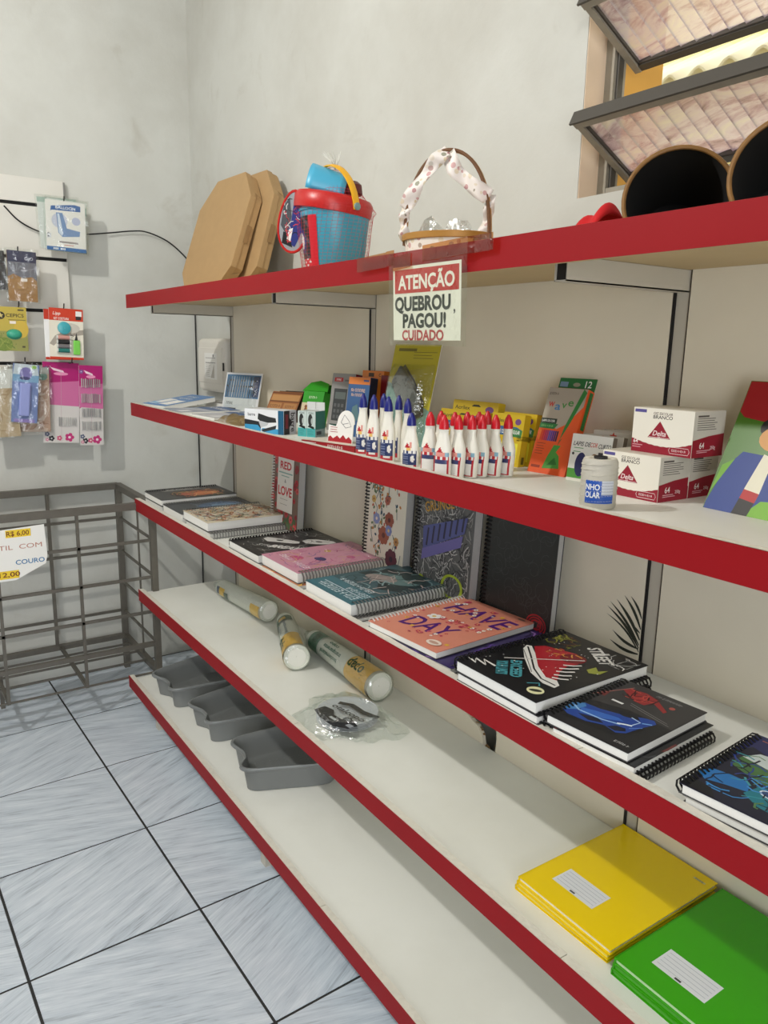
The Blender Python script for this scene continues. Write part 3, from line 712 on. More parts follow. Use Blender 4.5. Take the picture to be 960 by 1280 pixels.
# teal earphone boxes
def teal(p):
    p.rect(0, 0, 1, 1, (196, 210, 208)); p.rect(0, 0, 1, .34, (70, 170, 170)); p.ell(.42, .66, .26, .24, (40, 44, 44)); p.ell(.60, .62, .12, .12, (176, 186, 184)); p.poly([(.1, .40), (.85, .30), (.85, .40), (.3, .47)], (30, 34, 34)); p.text('~4', .5, .93, .07, (60, 70, 70)); p.lines(.12, .08, .8, .26, 4, (40, 120, 124), .001)
def teals(p): p.rect(0, 0, 1, 1, (58, 120, 104)); p.rect(0, .0, 1, .3, (150, 170, 164)); p.rect(.1, .08, .6, .22, (70, 80, 78))
for k in range(2):
    carton('hanging_box', ['small teal box with dark picture, left of the pair', 'small teal box with dark picture, right of the pair'][k], .0245, .044, .062, (1.012 + k * .0225, -.222 + k * .0125, Z2), 29, 0, (206, 214, 212), teal, teals if k else None, group='pair of small teal boxes', tab=.020, tabcol=(214, 216, 216))
# die cut card dispenser
er = thing('eraser_display', 'red and white die cut display box with round white card', 'box', (1.175, -.300, Z2), (0, 0, rad(14)))
body = B().box(0, .165, 0, .060, 0, .013, mat((150, 22, 32), .4)).build('display_tray', er, bevel=.0006)
p = Pr(.165, .06, .0006); p.rect(.02, .04, .98, .96, (226, 220, 206)); p.line([(.5, .05), (.5, .95)], .0008, (150, 140, 130)); p.build('tray_top', body, (0, 0, .013))
p = Pr(.165, .013); p.lines(.05, .3, .3, .7, 2, (230, 220, 220)); p.text('~8', .65, .5, .5, (236, 230, 228)); p.build('tray_print', body, rot=FRONT)
cd = B(); pol = [(0, 0), (.075, 0), (.075, .04)] + [(.052 + .026 * math.cos(t), .042 + .028 * math.sin(t)) for t in [PI * i / 12 for i in range(13)]] + [(.022, .034), (0, .036)]
cd.prism(pol, 0, .0016, mat((240, 238, 234), .45)); cc = cd.build('header_card', er, loc=(.055, .030, .013), rot=(rad(84), 0, 0))
p = Pr(.075, .07, .002); p.poly([(.02, 0), (.98, 0), (.98, .10), (.85, .20), (.75, .12), (.62, .24), (.5, .12), (.38, .20), (.22, .10), (.1, .18), (.02, .12)], (168, 26, 38)); p.lines(.08, .3, .42, .44, 3, (170, 60, 66)); p.line([(.5, .62), (.62, .86), (.8, .7), (.92, .52), (.7, .46), (.5, .62)], .0012, (90, 90, 96)); p.line([(.56, .56), (.8, .62)], .001, (90, 90, 96)); p.build('header_print', cc)
# calculator box, blue box, orange box, dark red box
def calc(p): p.rect(0, 0, 1, 1, (150, 148, 146)); p.rect(.1, .86, .48, .93, (190, 40, 46)); p.text('~4', .29, .893, .035, WH); p.rect(.56, .87, .92, .90, (110, 110, 112)); p.rect(.14, .18, .72, .74, (58, 62, 64)); p.rect(.2, .56, .66, .68, (96, 106, 104)); p.poly([(.74, 0), (1, 0), (1, .62), (.82, .50)], (186, 46, 58)); p.rect(.1, .04, .62, .12, (40, 80, 70)); [p.rect(.2 + .16 * (i % 3), .22 + .1 * (i // 3), .3 + .16 * (i % 3), .28 + .1 * (i // 3), (96, 98, 100)) for i in range(9)]
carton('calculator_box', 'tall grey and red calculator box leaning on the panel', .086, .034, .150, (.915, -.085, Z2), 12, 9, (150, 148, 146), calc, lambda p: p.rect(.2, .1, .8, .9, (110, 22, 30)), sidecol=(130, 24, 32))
carton('dark_red_box', 'dark red box mostly hidden behind the blue box', .085, .022, .150, (1.105, -.050, Z2), 10, 4, (126, 22, 28), lambda p: p.text('~2', .82, .72, .09, (170, 70, 60)))
carton('orange_box', 'small orange tab box showing above the blue box', .078, .020, .160, (1.035, -.060, Z2), 10, 4, (226, 128, 40), lambda p: (p.rect(.3, .91, .55, .97, (70, 40, 20)), p.text('C', .82, .94, .05, (70, 40, 20))))
def blu(p): p.rect(0, 0, 1, 1, (62, 100, 150)); p.rect(0, .88, 1, 1, (224, 130, 60)); p.text('~7', .48, .78, .055, (230, 190, 160)); p.text('~7', .48, .70, .05, (230, 190, 160)); p.poly([(.2, .2), (.7, .3), (.5, .55), (.3, .5)], (96, 132, 140)); p.rect(.7, .93, .95, .96, (60, 90, 150))
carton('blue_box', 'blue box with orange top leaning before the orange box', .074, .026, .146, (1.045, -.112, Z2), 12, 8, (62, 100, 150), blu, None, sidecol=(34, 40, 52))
# large blister pack
def bigb(p):
    p.rect(0, 0, 1, 1, (150, 168, 150)); p.poly([(0, .62), (1, .35), (1, 1), (0, 1)], (190, 178, 40)); p.poly([(0, 0), (1, 0), (1, .35), (0, .62)], (120, 160, 150)); p.lines(.45, .86, .95, .92, 3, (110, 104, 40)); p.rect(.1, .93, .5, .96, (120, 112, 40))
    p.poly([(.18, .70), (.30, .80), (.55, .66), (.86, .44), (.90, .30), (.72, .26), (.34, .46), (.16, .60)], (84, 88, 84)); p.poly([(.5, .44), (.72, .36), (.76, .42), (.56, .52)], (120, 124, 120)); p.rect(.62, .30, .70, .36, (40, 42, 40))
bb = blister('tool_pack', 'large yellow and green blister pack holding a grey tool', .145, .232, (1.180, -.100, Z2), 10, 14, bigb, (.05, .96, .05, .80), .030, bubm=CRINKLE)
pb = B().prism([(.030, .150), (.045, .180), (.082, .150), (.122, .105), (.128, .078), (.104, .064), (.050, .105), (.026, .138)], 0, .016, mat((92, 96, 92), .4)); pb.build('grey_tool', bb, loc=(0, -.003, 0), rot=FRONT, bevel=.004)
# glue bottles
CAPB = mat((28, 36, 120), .35); CAPR = mat((200, 22, 38), .35); GLUE = mat((236, 233, 222), .32)
def glue_bottle(label, x, y, rz, cap, hh, lab, group, bendk=0.0):
    k = hh / .125
    n = thing('glue_bottle', label, 'bottle', (x, y, Z2), (0, 0, rad(rz)), group)
    bend = (lambda z: bendk * math.exp(-((z / k - .050) / .022) ** 2)) if bendk else None
    prof = [(.0, 0), (.0125, 0), (.0150, .002), (.0155, .012), (.0155, .040), (.0150, .055), (.0130, .068), (.0102, .080), (.0092, .086), (.0092, .0935), (.0096, .094), (.0096, .0965)]
    B().lathe([(r * (1 if r < .001 else 1), z * k) for r, z in prof], GLUE, 20, 1.0, .68, cap0=False, bend=bend).build('bottle_body', n, smooth=True)
    B().lathe([(.0086, .0965*k), (.0086, .102*k), (.0078, .110*k), (.0055, .118*k), (.0035, .121*k), (.0028, .124*k), (.0001, .125*k)], cap, 16, 1, .9, cap0=False).build('cap', n, smooth=True)
    if lab is None: return n
    W_ = mat((232, 230, 226), .35); NB = mat((44, 58, 104), .35); RD = mat((186, 40, 52), .35); PK = mat((222, 150, 140), .35); YE = mat((230, 190, 110), .35)
    def lm(u, v):
        if lab == 'blue':
            if v < .06: return RD
            if v < .12: return W_ if math.sin(u * 8) < .3 else RD
            if v < .52: return W_ if math.hypot((u - .74) * 1.0, (v - .34) * .9) < .11 else (mat((120, 130, 160), .35) if (int(v * 36) % 3 == 0 and .1 < u < .5) else NB)
            if v < .62: return W_ if math.sin(u * 24) > -.2 else NB
            if v < .74: return YE if .35 < u < .62 else GLUE
            if v < .92: return RD if (abs(u - .42) < .16 * (.92 - v) / .18) else (PK if .55 < u < .68 else GLUE)
            return GLUE
        if v < .05: return RD
        if v < .40: return W_ if .12 < u < .88 else RD
        if v < .52: return mat((60, 66, 110), .35) if .1 < u < .9 else RD
        if v < .64: return RD if math.sin(u * 20) > -.5 else W_
        if v < .76: return PK if .2 < u < .75 else mat((130, 170, 190), .35)
        if v < .95: return RD if abs(u - .45) < .2 * (.95 - v) / .19 else GLUE
        return GLUE
    lb = B()
    def lf(u, v):
        z = (.004 + v * .062) * k; a = rad(-90) - rad(62) + u * rad(124)
        r = .0155
        zz = z / k
        if zz > .055: r = .0150 - (zz - .055) * .154
        elif zz > .040: r = .0155 - (zz - .04) * .033
        r += .0004
        return (r * math.cos(a) + (bend(z) if bend else 0), r * .68 * math.sin(a), z)
    lb.grid(lf, 16, 30, lm); lb.build('label', n, smooth=True)
    return n
bl = [(1.370, -.262, 22, .126, 1), (1.415, -.266, 24, .126, 1), (1.385, -.222, 10, .126, 0), (1.469, -.268, 26, .126, 1), (1.444, -.226, -20, .126, 1), (1.502, -.246, 0, .124, 0), (1.572, -.288, 28, .104, 1)]
bln = ['leftmost blue capped glue bottle in the front row', 'second blue capped glue bottle from the left, front row', 'blue capped glue bottle standing behind the second and third', 'third blue capped glue bottle of the front row, widest view', 'blue capped glue bottle turned sideways in the back row', 'tall blue capped bottle with plain side, beside the short one', 'short blue capped glue bottle nearest the red capped ones']
for (x, y, rz, hh, lb_), nm in zip(bl, bln): glue_bottle(nm, x, y, rz, CAPB, hh, 'blue' if lb_ else None, 'blue capped glue bottles')
rd_ = [(1.609, -.274, 30, 1), (1.668, -.290, 24, 1), (1.680, -.268, -4, 1), (1.689, -.246, -4, 1), (1.690, -.224, -4, 1), (1.700, -.202, -4, 1), (1.706, -.178, -4, 1),
       (1.600, -.243, 10, 0), (1.628, -.234, 0, 0), (1.634, -.210, 0, 0), (1.638, -.186, 0, 0), (1.634, -.162, 0, 0)]
rdn = ['leftmost red capped glue bottle, label toward the aisle', 'second red capped glue bottle with red and white label, front row', 'third red capped glue bottle of the front row, curved neck', 'fourth red capped glue bottle of the front row', 'fifth red capped glue bottle of the front row', 'sixth red capped glue bottle, next to last on the right', 'rightmost red capped glue bottle, beside the yellow crayon boxes',
       'red capped bottle behind the leftmost red one', 'red capped bottle behind the second red one', 'red capped bottle in the back row, middle', 'red capped bottle in the back row, fourth', 'red capped bottle in the back row, nearest the panel']
for (x, y, rz, lb_), nm in zip(rd_, rdn): glue_bottle(nm, x, y, rz, CAPR, .108, 'red' if lb_ else None, 'red capped glue bottles', .0035 if rz < 0 else 0)
# crayon boxes
YC = (206, 176, 28)
def cray(p):
    p.rect(0, 0, 1, 1, YC); p.text('Acrilex', .22, .87, .07, (60, 56, 20), .34); p.ell(.82, .86, .09, .06, (110, 70, 130)); p.poly([(.42, .90), (.47, .94), (.58, .94), (.63, .90)], (50, 46, 20)); p.poly([(.08, .60), (.96, .56), (.98, .70), (.80, .76), (.20, .76), (.06, .72)], (60, 104, 150)); p.poly([(.5, .58), (.96, .56), (.98, .70), (.7, .74)], (60, 130, 70)); p.text('GIZ DE CERA TRIANGULAR', .52, .66, .07, WH, .78); p.rect(.1, .08, .9, .45, (232, 224, 60))
def crays(p): p.text('TRIANGULAR', .5, .55, .5, (90, 80, 10), .5, rot=PI/2); p.rect(.3, .06, .7, .2, (90, 80, 10))
carton('crayon_box', 'yellow crayon box behind the red caps, rear left', .132, .020, .112, (1.397, -.062, Z2), 4, 8, YC, cray, crays, group='yellow crayon boxes')
carton('crayon_box', 'yellow crayon box behind the red caps, front left', .132, .020, .095, (1.405, -.100, Z2), 4, 8, YC, cray, crays, group='yellow crayon boxes')
carton('crayon_box', 'yellow crayon box, front of the right pair', .084, .018, .098, (1.560, -.095, Z2), 4, 8, YC, cray, crays, group='yellow crayon boxes')
carton('crayon_box', 'yellow crayon box, rear of the right pair', .084, .018, .099, (1.566, -.070, Z2), 4, 8, YC, cray, crays, group='yellow crayon boxes')
# pencil box
def wave(p):
    p.rect(0, 0, 1, 1, (226, 88, 34)); p.poly([(0, .60), (.30, .60), (.45, .52), (.66, .58), (1, .80), (1, 1), (0, 1)], (170, 160, 146)); p.rect(0, .58, .42, .64, (34, 50, 40)); p.poly([(0, .52), (.40, .52), (.48, .58), (0, .58)], (38, 120, 60))
    p.text('~5', .16, .93, .03, (50, 44, 40)); p.text('w', .16, .82, .085, (190, 60, 50), .16); p.text('a', .34, .79, .09, (60, 120, 170), .15); p.text('v', .50, .81, .08, (60, 130, 60), .13); p.text('e', .66, .84, .085, (60, 130, 60), .14)
    p.text('LAPIS DE COR', .2, .61, .025, WH, .34); p.text('~8', .2, .55, .02, (150, 210, 130), .3)
    for i, c_ in enumerate([(230, 120, 40), (214, 70, 40), (196, 40, 60), (176, 40, 90), (150, 50, 110), (60, 80, 170), (50, 70, 160), (40, 50, 140), (30, 40, 110), (40, 30, 60)]): p.rect(.04 + i * .052, .38, .082 + i * .052, .50, c_)
    p.poly([(.90, 1), (1, .96), (.76, .58), (.62, .40), (.66, .56)], (44, 124, 54)); p.poly([(.62, .40), (.60, .33), (.68, .42)], (120, 84, 40)); p.poly([(.36, .06), (.80, .08), (.72, .22), (.62, .26), (.70, .34), (.52, .34), (.42, .20)], (70, 150, 60)); p.poly([(.46, .10), (.72, .12), (.62, .20)], (40, 110, 44)); p.lines(.06, .22, .3, .34, 5, (150, 60, 30)); p.rect(.06, .06, .3, .09, (150, 50, 20))
wv = carton('pencil_box', 'tall orange colour pencil box leaning on the panel', .084, .020, .160, (1.682, -.102, Z2), 5, 19, (226, 88, 34), wave, lambda p: p.rect(.3, .55, .8, .98, (40, 110, 50)), tab=.0)
tb = B().box(.004, .084, .016, .018, .160, .184, mat((30, 110, 54), .4)).build('hanging_tab', wv); p = Pr(.08, .024); p.text('12', .82, .55, .5, WH); p.ell(.5, .5, .10, .16, (150, 150, 130)); p.rect(.04, .3, .26, .7, (120, 150, 180)); p.build('tab_print', tb, (.004, .016, .160), FRONT)
# short pencil boxes
def lap(p):
    p.rect(0, 0, 1, 1, (226, 226, 222)); p.rect(0, .0, 1, .06, (230, 228, 216)); p.rect(0, .06, 1, .26, (80, 150, 60)); p.text('LAPIS DE', .26, .80, .09, (44, 46, 56), .42, shear=.2); p.text('COR', .56, .80, .09, (190, 60, 50), .18, shear=.2); p.text('CURTO', .82, .79, .09, (44, 46, 56), .30, shear=.2); p.ell(.30, .36, .14, .26, (38, 42, 92)); p.rect(.70, .54, .84, .66, (60, 60, 66)); p.rect(.84, .55, 1, .64, (120, 110, 170)); p.lines(.08, .62, .32, .70, 2, (80, 150, 90)); p.ell(.62, .50, .10, .12, (150, 120, 90)); p.ell(.08, .58, .03, .03, (60, 60, 60))
for k in range(5):
    carton('short_pencil_box', ['white and green short pencil box, front of its row', 'short pencil box second in its row', 'short pencil box third in its row, red mark on top', 'short pencil box fourth in its row', 'short pencil box last in its row against the panel'][k], .080, .012, .080 + (.006 if k > 1 else 0), (1.782 + k * .006, -.108 + k * .0185, Z2), 6, 9, (196, 190, 180), lap if k == 0 else (lambda p: p.star(.5, .9, .008, (190, 60, 40))), None, group='row of short pencil boxes', sidecol=(120, 110, 98))
# chalk boxes
CR = (150, 22, 46)
def chalk(p):
    p.rect(0, 0, 1, 1, (238, 234, 222)); pts = [(0, .30)]
    for i in range(21): u = i / 20; pts.append((u, .30 - .22 * math.sin(u * PI * .62) + .22 * u ** 2 * .9 + (.01 if i % 2 else 0)))
    p.poly([(0, 0), (1, 0)] + [q for q in reversed(pts)], CR); p.text('GIZ ESCOLAR', .50, .90, .055, (90, 70, 60), .32); p.text('BRANCO', .50, .82, .075, (50, 40, 40), .32)
    p.poly([(.26, .34), (.66, .34), (.46, .74)], (238, 234, 222)); p.poly([(.27, .35), (.65, .35), (.46, .73)], CR); p.text('Delta', .46, .46, .11, (240, 226, 226), .22, shear=.25); p.text('co', .46, .38, .05, (240, 226, 226)); p.line([(.29, .365), (.63, .365)], .0006, (240, 226, 226))
    p.text('64', .07, .24, .09, (240, 230, 230)); p.lines(.02, .10, .2, .15, 2, (220, 170, 180)); p.line([(.66, .05), (.95, .05), (.97, .12), (.95, .19), (.66, .19), (.64, .12)], .0007, (236, 220, 220), True); p.rect(.02, .90, .22, .97, (90, 84, 150)); p.text('~8', .80, .12, .05, (236, 220, 220), .22)
def chalks(p):
    p.rect(0, 0, 1, 1, (206, 202, 192)); p.poly([(0, 0), (1, 0), (1, .50), (.5, .46), (0, .38)], CR); p.lines(.1, .60, .8, .84, 6, (110, 104, 100)); p.rect(.1, .88, .45, .92, (90, 84, 80)); p.text('64', .3, .26, .13, (240, 230, 230)); p.text('250g', .66, .20, .07, (236, 210, 214)); p.lines(.15, .10, .6, .14, 2, (220, 170, 180))
CG = 'white and maroon chalk boxes'
carton('chalk_box', 'white and maroon chalk box, front of the bottom pair', .106, .070, .067, (1.890, -.146, Z2), 0, 0, (238, 234, 222), chalk, chalks, group=CG)
carton('chalk_box', 'white and maroon chalk box, behind in the bottom pair', .100, .068, .067, (1.896, -.073, Z2), 0, 0, (238, 234, 222), chalk, chalks, group=CG)
carton('chalk_box', 'white and maroon chalk box stacked on top of the others', .104, .078, .067, (1.920, -.118, Z2 + .0678), 1, 0, (238, 234, 222), chalk, chalks, group=CG)
# twine spool
sp = thing('twine_spool', 'spool of white cotton twine with blue label', 'spool', (1.974, -.252, Z2))
TW, nt, bb_, tc = base_mat('cotton_twine')
v_ = mapping(nt, tc.outputs['Object'], (rad(8), 0, 0), (1, 1, 420)); wv_ = nt.nodes.new('ShaderNodeTexWave'); wv_.bands_direction = 'Z'; wv_.inputs['Scale'].default_value = 1; wv_.inputs['Distortion'].default_value = 1.5; nt.links.new(v_, wv_.inputs['Vector'])
nt.links.new(ramp(nt, wv_.outputs['Fac'], [(0, (206, 200, 184)), (.6, (236, 232, 220))]), bb_.inputs['Base Color']); bb_.inputs['Roughness'].default_value = .9; bumpn(nt, wv_.outputs['Fac'], bb_, .6, .002)
B().lathe([(.010, .002), (.023, .001), (.0250, .004), (.0253, .035), (.0248, .066), (.0225, .071), (.009, .070)], TW, 40, cap0=True, cap1=False).build('twine', sp, smooth=True)
B().lathe([(.0095, 0), (.0095, .0735), (.0075, .0735), (.0075, .002)], mat((40, 38, 38), .6), 20, cap1=False).build('core', sp, smooth=True)
lb = B()
for i in range(7): lb.tube([(.0254 * math.cos(t + i), .0254 * math.sin(t + i), .006 + i * .0085 + .008 * t / 6.3) for t in [6.4 * j / 40 for j in range(41)]], .0007, TW, 4)
lb.build('loose_strand', sp)
lp = B(); BLU = mat((36, 84, 176), .4)
def spl(u, v):
    a = rad(-92) + u * rad(92); return (.0259 * math.cos(a), .0259 * math.sin(a), .010 + v * .032)
lp.grid(spl, 16, 16, lambda u, v: (BLU if (u < .55 or v < .35) else (mat((206, 210, 220), .5) if int(v * 16) % 2 else mat((180, 186, 200), .5)))); lp.build('label', sp, smooth=True)
def wrap_text(t, z, th, a0, wdt, parent, c):
    vs, fs = text_polys(t, .02); x0 = min(v[0] for v in vs); x1 = max(v[0] for v in vs); bb2 = B()
    bb2.add([(.0263 * math.cos(a0 + (v[0] - x0) / (x1 - x0) * wdt), .0263 * math.sin(a0 + (v[0] - x0) / (x1 - x0) * wdt), z + v[1] * th / .69) for v in vs], fs, mat(c, .4)); bb2.build('label_print', parent)
wrap_text('NHO', .029, .008, rad(-90), rad(44), sp, (240, 242, 246)); wrap_text('OLAR', .018, .008, rad(-90), rad(46), sp, (240, 242, 246))
# picture book at the right
pbk = thing('picture_book', 'colourful red green and blue picture book leaning at the right', 'book', (2.050, -.112, Z2), (rad(90 - 24), 0, rad(-3)))
B().box(0, .20, 0, .196, -.006, -.001, PAGE).build('pages', pbk); fc = B().box(-.001, .201, -.001, .197, -.001, 0, mat((74, 120, 34), .35)).build('cover', pbk)
p = Pr(.20, .196, .0003); p.poly([(0, .76), (.05, .72), (.2, .70), (1, .74), (1, 1), (0, 1)], (168, 18, 30)); p.poly([(0, 0), (0, .06), (.06, .34), (.14, .46), (.5, .44), (.7, .2), (.62, .02), (.3, 0)], (34, 62, 140)); p.poly([(0, .12), (.10, .40), (.02, .34)], (110, 170, 40)); p.poly([(.30, 0), (1, .0), (1, .2), (.4, .12)], (120, 180, 44)); p.poly([(.22, 0), (.34, 0), (.36, .10), (.24, .12)], (28, 24, 24)); p.poly([(.24, .12), (.36, .10), (.37, .17), (.25, .19)], (180, 30, 30)); p.poly([(.25, .19), (.37, .17), (.38, .44), (.30, .46)], (232, 228, 206)); p.ell(.36, .66, .16, .10, (24, 22, 22)); p.ell(.36, .58, .14, .10, (216, 160, 96)); p.text('T', .34, .90, .13, (40, 60, 20), bold=.06); p.text('T', .335, .905, .12, (226, 196, 50), bold=.03); p.text('E', .36, .80, .06, (200, 180, 50)); p.star(.44, .36, .016, (226, 150, 180)); p.build('cover_print', fc)
# ------------------------------------------------------------------ middle shelf: notebooks
def rnd(a, b_): return random.uniform(a, b_)
def d_dragon(p):
    p.ell(.58, .55, .30, .34, (60, 40, 34)); p.ell(.62, .6, .24, .26, (170, 82, 50)); p.ell(.66, .66, .15, .16, (206, 122, 70)); p.scribble(.3, .25, .92, .92, 60, [(206, 110, 60), (60, 30, 24), (226, 170, 110), (120, 130, 70)], .003, .04); p.line([(.18, .2), (.16, .4), (.2, .6), (.16, .8)], .004, (210, 206, 200)); p.text('~6', .12, .45, .07, (206, 204, 200), rot=PI/2); p.scribble(.05, .1, .3, .9, 25, [(180, 178, 172)], .0016, .02)
def d_blue(p): p.ell(.55, .6, .3, .28, (70, 92, 120)); p.ell(.58, .64, .18, .16, (110, 140, 170)); p.scribble(.2, .3, .9, .95, 40, [(120, 140, 160), (40, 50, 64), (160, 170, 180)], .002, .04)
def d_cream(p): p.scribble(.03, .03, .97, .97, 330, [(170, 96, 60), (196, 150, 70), (120, 130, 100), (90, 84, 80), (206, 120, 90), (140, 150, 160), (236, 230, 214)], .0032, .03)
def d_skate(p):
    p.poly([(.17,.34),(.12,.40),(.20,.44),(.43,.54),(.62,.60),(.70,.56),(.66,.50),(.50,.41),(.36,.32)], (206, 204, 200)); p.poly([(.58,.64),(.55,.72),(.62,.80),(.84,.91),(.94,.90),(.95,.80),(.86,.70),(.74,.62)], (206, 204, 200)); p.ell(.40, .45, .06, .025, (60, 60, 60), 10, .5); p.ell(.76, .77, .06, .025, (60, 60, 60), 10, .5)
    p.text('STREET', .60, .26, .06, (200, 198, 194), .4, rot=.5, shear=.2); p.text('BREAKS', .82, .38, .10, (222, 220, 216), .55, rot=.62, shear=.25, bold=.03); p.scribble(.05, .05, .95, .95, 80, [(170, 168, 164), (110, 110, 108)], .0018, .025)
def d_pink(p):
    p.ell(.42, .60, .10, .05, (70, 62, 110)); p.ell(.62, .78, .11, .07, (196, 80, 130), 14, .4); p.ell(.30, .32, .07, .04, (196, 90, 140)); p.ell(.7, .4, .05, .035, (206, 170, 90)); p.scribble(.05, .05, .95, .95, 90, [(206, 120, 160), (180, 84, 130), (236, 206, 216), (150, 120, 160), (214, 180, 120)], .0022, .03); p.text('~5', .3, .85, .06, (240, 226, 232), shear=.2); p.text('~4', .7, .84, .06, (240, 226, 232), shear=.2)
def d_teal(p):
    p.rect(.0, .0, 1, .74, (62, 92, 98)); p.poly([(.1, .18), (.5, .05), (.9, .2), (.95, .5), (.6, .45), (.3, .62), (.05, .5)], (34, 52, 54)); p.ell(.5, .34, .34, .13, (96, 126, 124), 20, .3); p.ell(.62, .42, .22, .09, (150, 140, 134), 16, .3); p.ell(.4, .20, .22, .08, (44, 60, 58), 16, -.2); p.scribble(.06, .06, .94, .7, 45, [(130, 156, 156), (40, 62, 66), (186, 170, 162)], .003, .05)
    p.text('~12', .52, .71, .055, (206, 220, 224), .62); p.text('~8', .3, .80, .055, (206, 220, 224), .4); p.rect(.10, .845, .9, .855, (200, 214, 220)); p.text('~10', .5, .905, .075, (206, 220, 224), .74)
def d_have(p):
    U = (86, 30, 120)
    p.text('HAVE', .54, .76, .21, U, .78, shear=.10, bold=.012); p.text('DAY', .45, .30, .21, U, .56, shear=.10, bold=.012, rot=.12); p.text('a great', .60, .52, .08, (206, 84, 96), .52, shear=.3, rot=.1)
    for i in range(60): p.flower(rnd(.06, .94), rnd(.06, .94), rnd(.003, .0065), random.choice([(200, 60, 90), (232, 180, 60), (240, 232, 226), (206, 90, 110)]), random.choice([(232, 200, 80), (150, 50, 80)]))
    p.flower(.30, .46, .015, (240, 236, 232), (226, 190, 70)); p.ell(.82, .10, .085, .045, (236, 220, 206)); p.ell(.82, .10, .06, .02, (200, 160, 140)); p.ell(.88, .95, .05, .012, (120, 90, 80))
def d_sneaker(p):
    W_ = (228, 226, 220); TL = (70, 150, 160)
    p.poly([(.15,.6),(.19,.67),(.36,.71),(.49,.74),(.63,.72),(.66,.61),(.64,.54),(.68,.44),(.8,.32),(.7,.3),(.5,.38),(.27,.52)], (170, 30, 42))
    p.ell(.55, .66, .12, .08, (120, 22, 32), 16, .4); p.scribble(.3, .60, .6, .72, 14, [(206, 150, 60), (190, 60, 50)], .0022, .02)
    p.poly([(.13,.51),(.09,.57),(.13,.59),(.27,.52),(.5,.38),(.7,.3),(.8,.32),(.88,.28),(.89,.23),(.77,.22),(.56,.27),(.3,.4)], W_)
    p.line([(.12, .56), (.30, .46), (.52, .33), (.70, .26), (.86, .26)], .0030, (24, 24, 26)); p.line([(.15, .50), (.32, .41), (.56, .28)], .0014, (90, 90, 88))
    for (a, c) in (((.60, .53), (.70, .62)), ((.63, .47), (.73, .57)), ((.66, .42), (.76, .51)), ((.70, .37), (.80, .45)), ((.73, .33), (.84, .39))): p.line([a, ((a[0]+c[0])/2 + .01, (a[1]+c[1])/2 - .004), c], .0042, W_)
    for (x, y, w_, t) in ((.345, .175, .30, 'YOUR LIMITS'), (.435, .235, .36, 'EXCEED')): 
        p.text(t, x, y, .065, TL, w_, rot=-.78, bold=.05)
    p.line([(.03,.10),(.15,.08),(.07,.13),(.24,.11),(.13,.16),(.3,.15)], .0045, W_)
    p.line([(.2, .29), (.64, .70)], .0030, (206, 204, 198)); p.line([(.58, .82), (.66, .92)], .007, (206, 204, 198))
    p.ell(.84, .11, .075, .050, (226, 224, 176)); p.ell(.84, .11, .055, .018, (50, 50, 40), 12, .6)
    p.text('STREET', .64, .845, .085, W_, .40, rot=-.55, bold=.03)
    p.poly([(.78,.6),(.79,.68),(.86,.64),(.90,.70),(.91,.61),(.84,.57)], (150, 156, 62)); p.scribble(.08, .74, .36, .94, 26, [(120, 124, 50), (150, 150, 60), (96, 60, 40)], .0024, .03); p.scribble(.7, .78, .96, .96, 14, [W_, (150, 150, 146)], .0016, .03)
    for i in range(34): p.ell(rnd(.06, .96), rnd(.1, .95), rnd(.003, .009), rnd(.003, .007), W_, 7)
    p.line([(.70, .14), (.76, .20), (.80, .17)], .003, TL); p.text('~6', .90, .93, .02, (120, 120, 120))
def d_car(p):
    p.rect(0, .0, 1, 1, (30, 30, 33)); p.poly([(0, .45), (.5, .55), (1, .52), (1, 1), (0, 1)], (56, 54, 55)); p.poly([(.12, .08), (.40, .10), (.68, .12), (.80, .22), (.84, .38), (.2, .2)], (14, 15, 20))
    p.poly([(.04,.17),(.01,.31),(.10,.38),(.28,.39),(.45,.43),(.60,.49),(.69,.53),(.78,.55),(.84,.51),(.79,.37),(.76,.22),(.69,.17),(.53,.20),(.36,.14),(.14,.13)], (28, 66, 150))
    p.poly([(.04,.17),(.01,.31),(.10,.38),(.16,.34),(.14,.24)], (70, 130, 190)); p.poly([(.14,.30),(.30,.34),(.52,.38),(.60,.36),(.44,.28),(.20,.22)], (52, 104, 190)); p.poly([(.33,.45),(.44,.49),(.62,.51),(.69,.47),(.53,.43)], (18, 22, 34))
    p.poly([(.20,.20),(.36,.17),(.50,.22),(.40,.25)], (14, 18, 40)); p.poly([(.56,.20),(.66,.19),(.74,.24),(.70,.28),(.60,.26)], (14, 18, 40)); p.line([(.06,.29),(.16,.25),(.44,.26),(.62,.30)], .0030, (150, 190, 230)); p.line([(.60,.46),(.72,.44),(.70,.36)], .0022, (180, 206, 236)); p.line([(.58,.30),(.65,.33),(.71,.35)], .0040, (226, 236, 246)); p.line([(.74,.44),(.82,.48)], .0030, (110, 160, 220)); p.line([(.72,.30),(.80,.38)], .002, (90, 130, 200))
    p.poly([(.15,.82),(.20,.89),(.37,.91),(.53,.87),(.75,.75),(.74,.71),(.54,.80),(.51,.71),(.39,.71)], (150, 40, 42)); p.scribble(.2, .73, .55, .89, 16, [(190, 70, 60), (60, 20, 22)], .0022, .03); p.poly([(.02,.60),(.03,.68),(.10,.70),(.12,.60)], (110, 44, 44)); p.line([(.0,.56),(.2,.92)], .0015, (190, 120, 110)); p.line([(.22,.60),(.36,.60)], .005, (226, 226, 224)); p.line([(.4, .66), (.9, .58)], .0012, (130, 128, 126)); p.line([(.42, .63), (.94, .55)], .0012, (130, 128, 126))
    p.text('~5', .86, .07, .028, (190, 190, 188)); p.text('~9', .62, .93, .03, (150, 150, 150), .3, shear=.3); p.ell(.74, .83, .032, .024, (170, 80, 70))
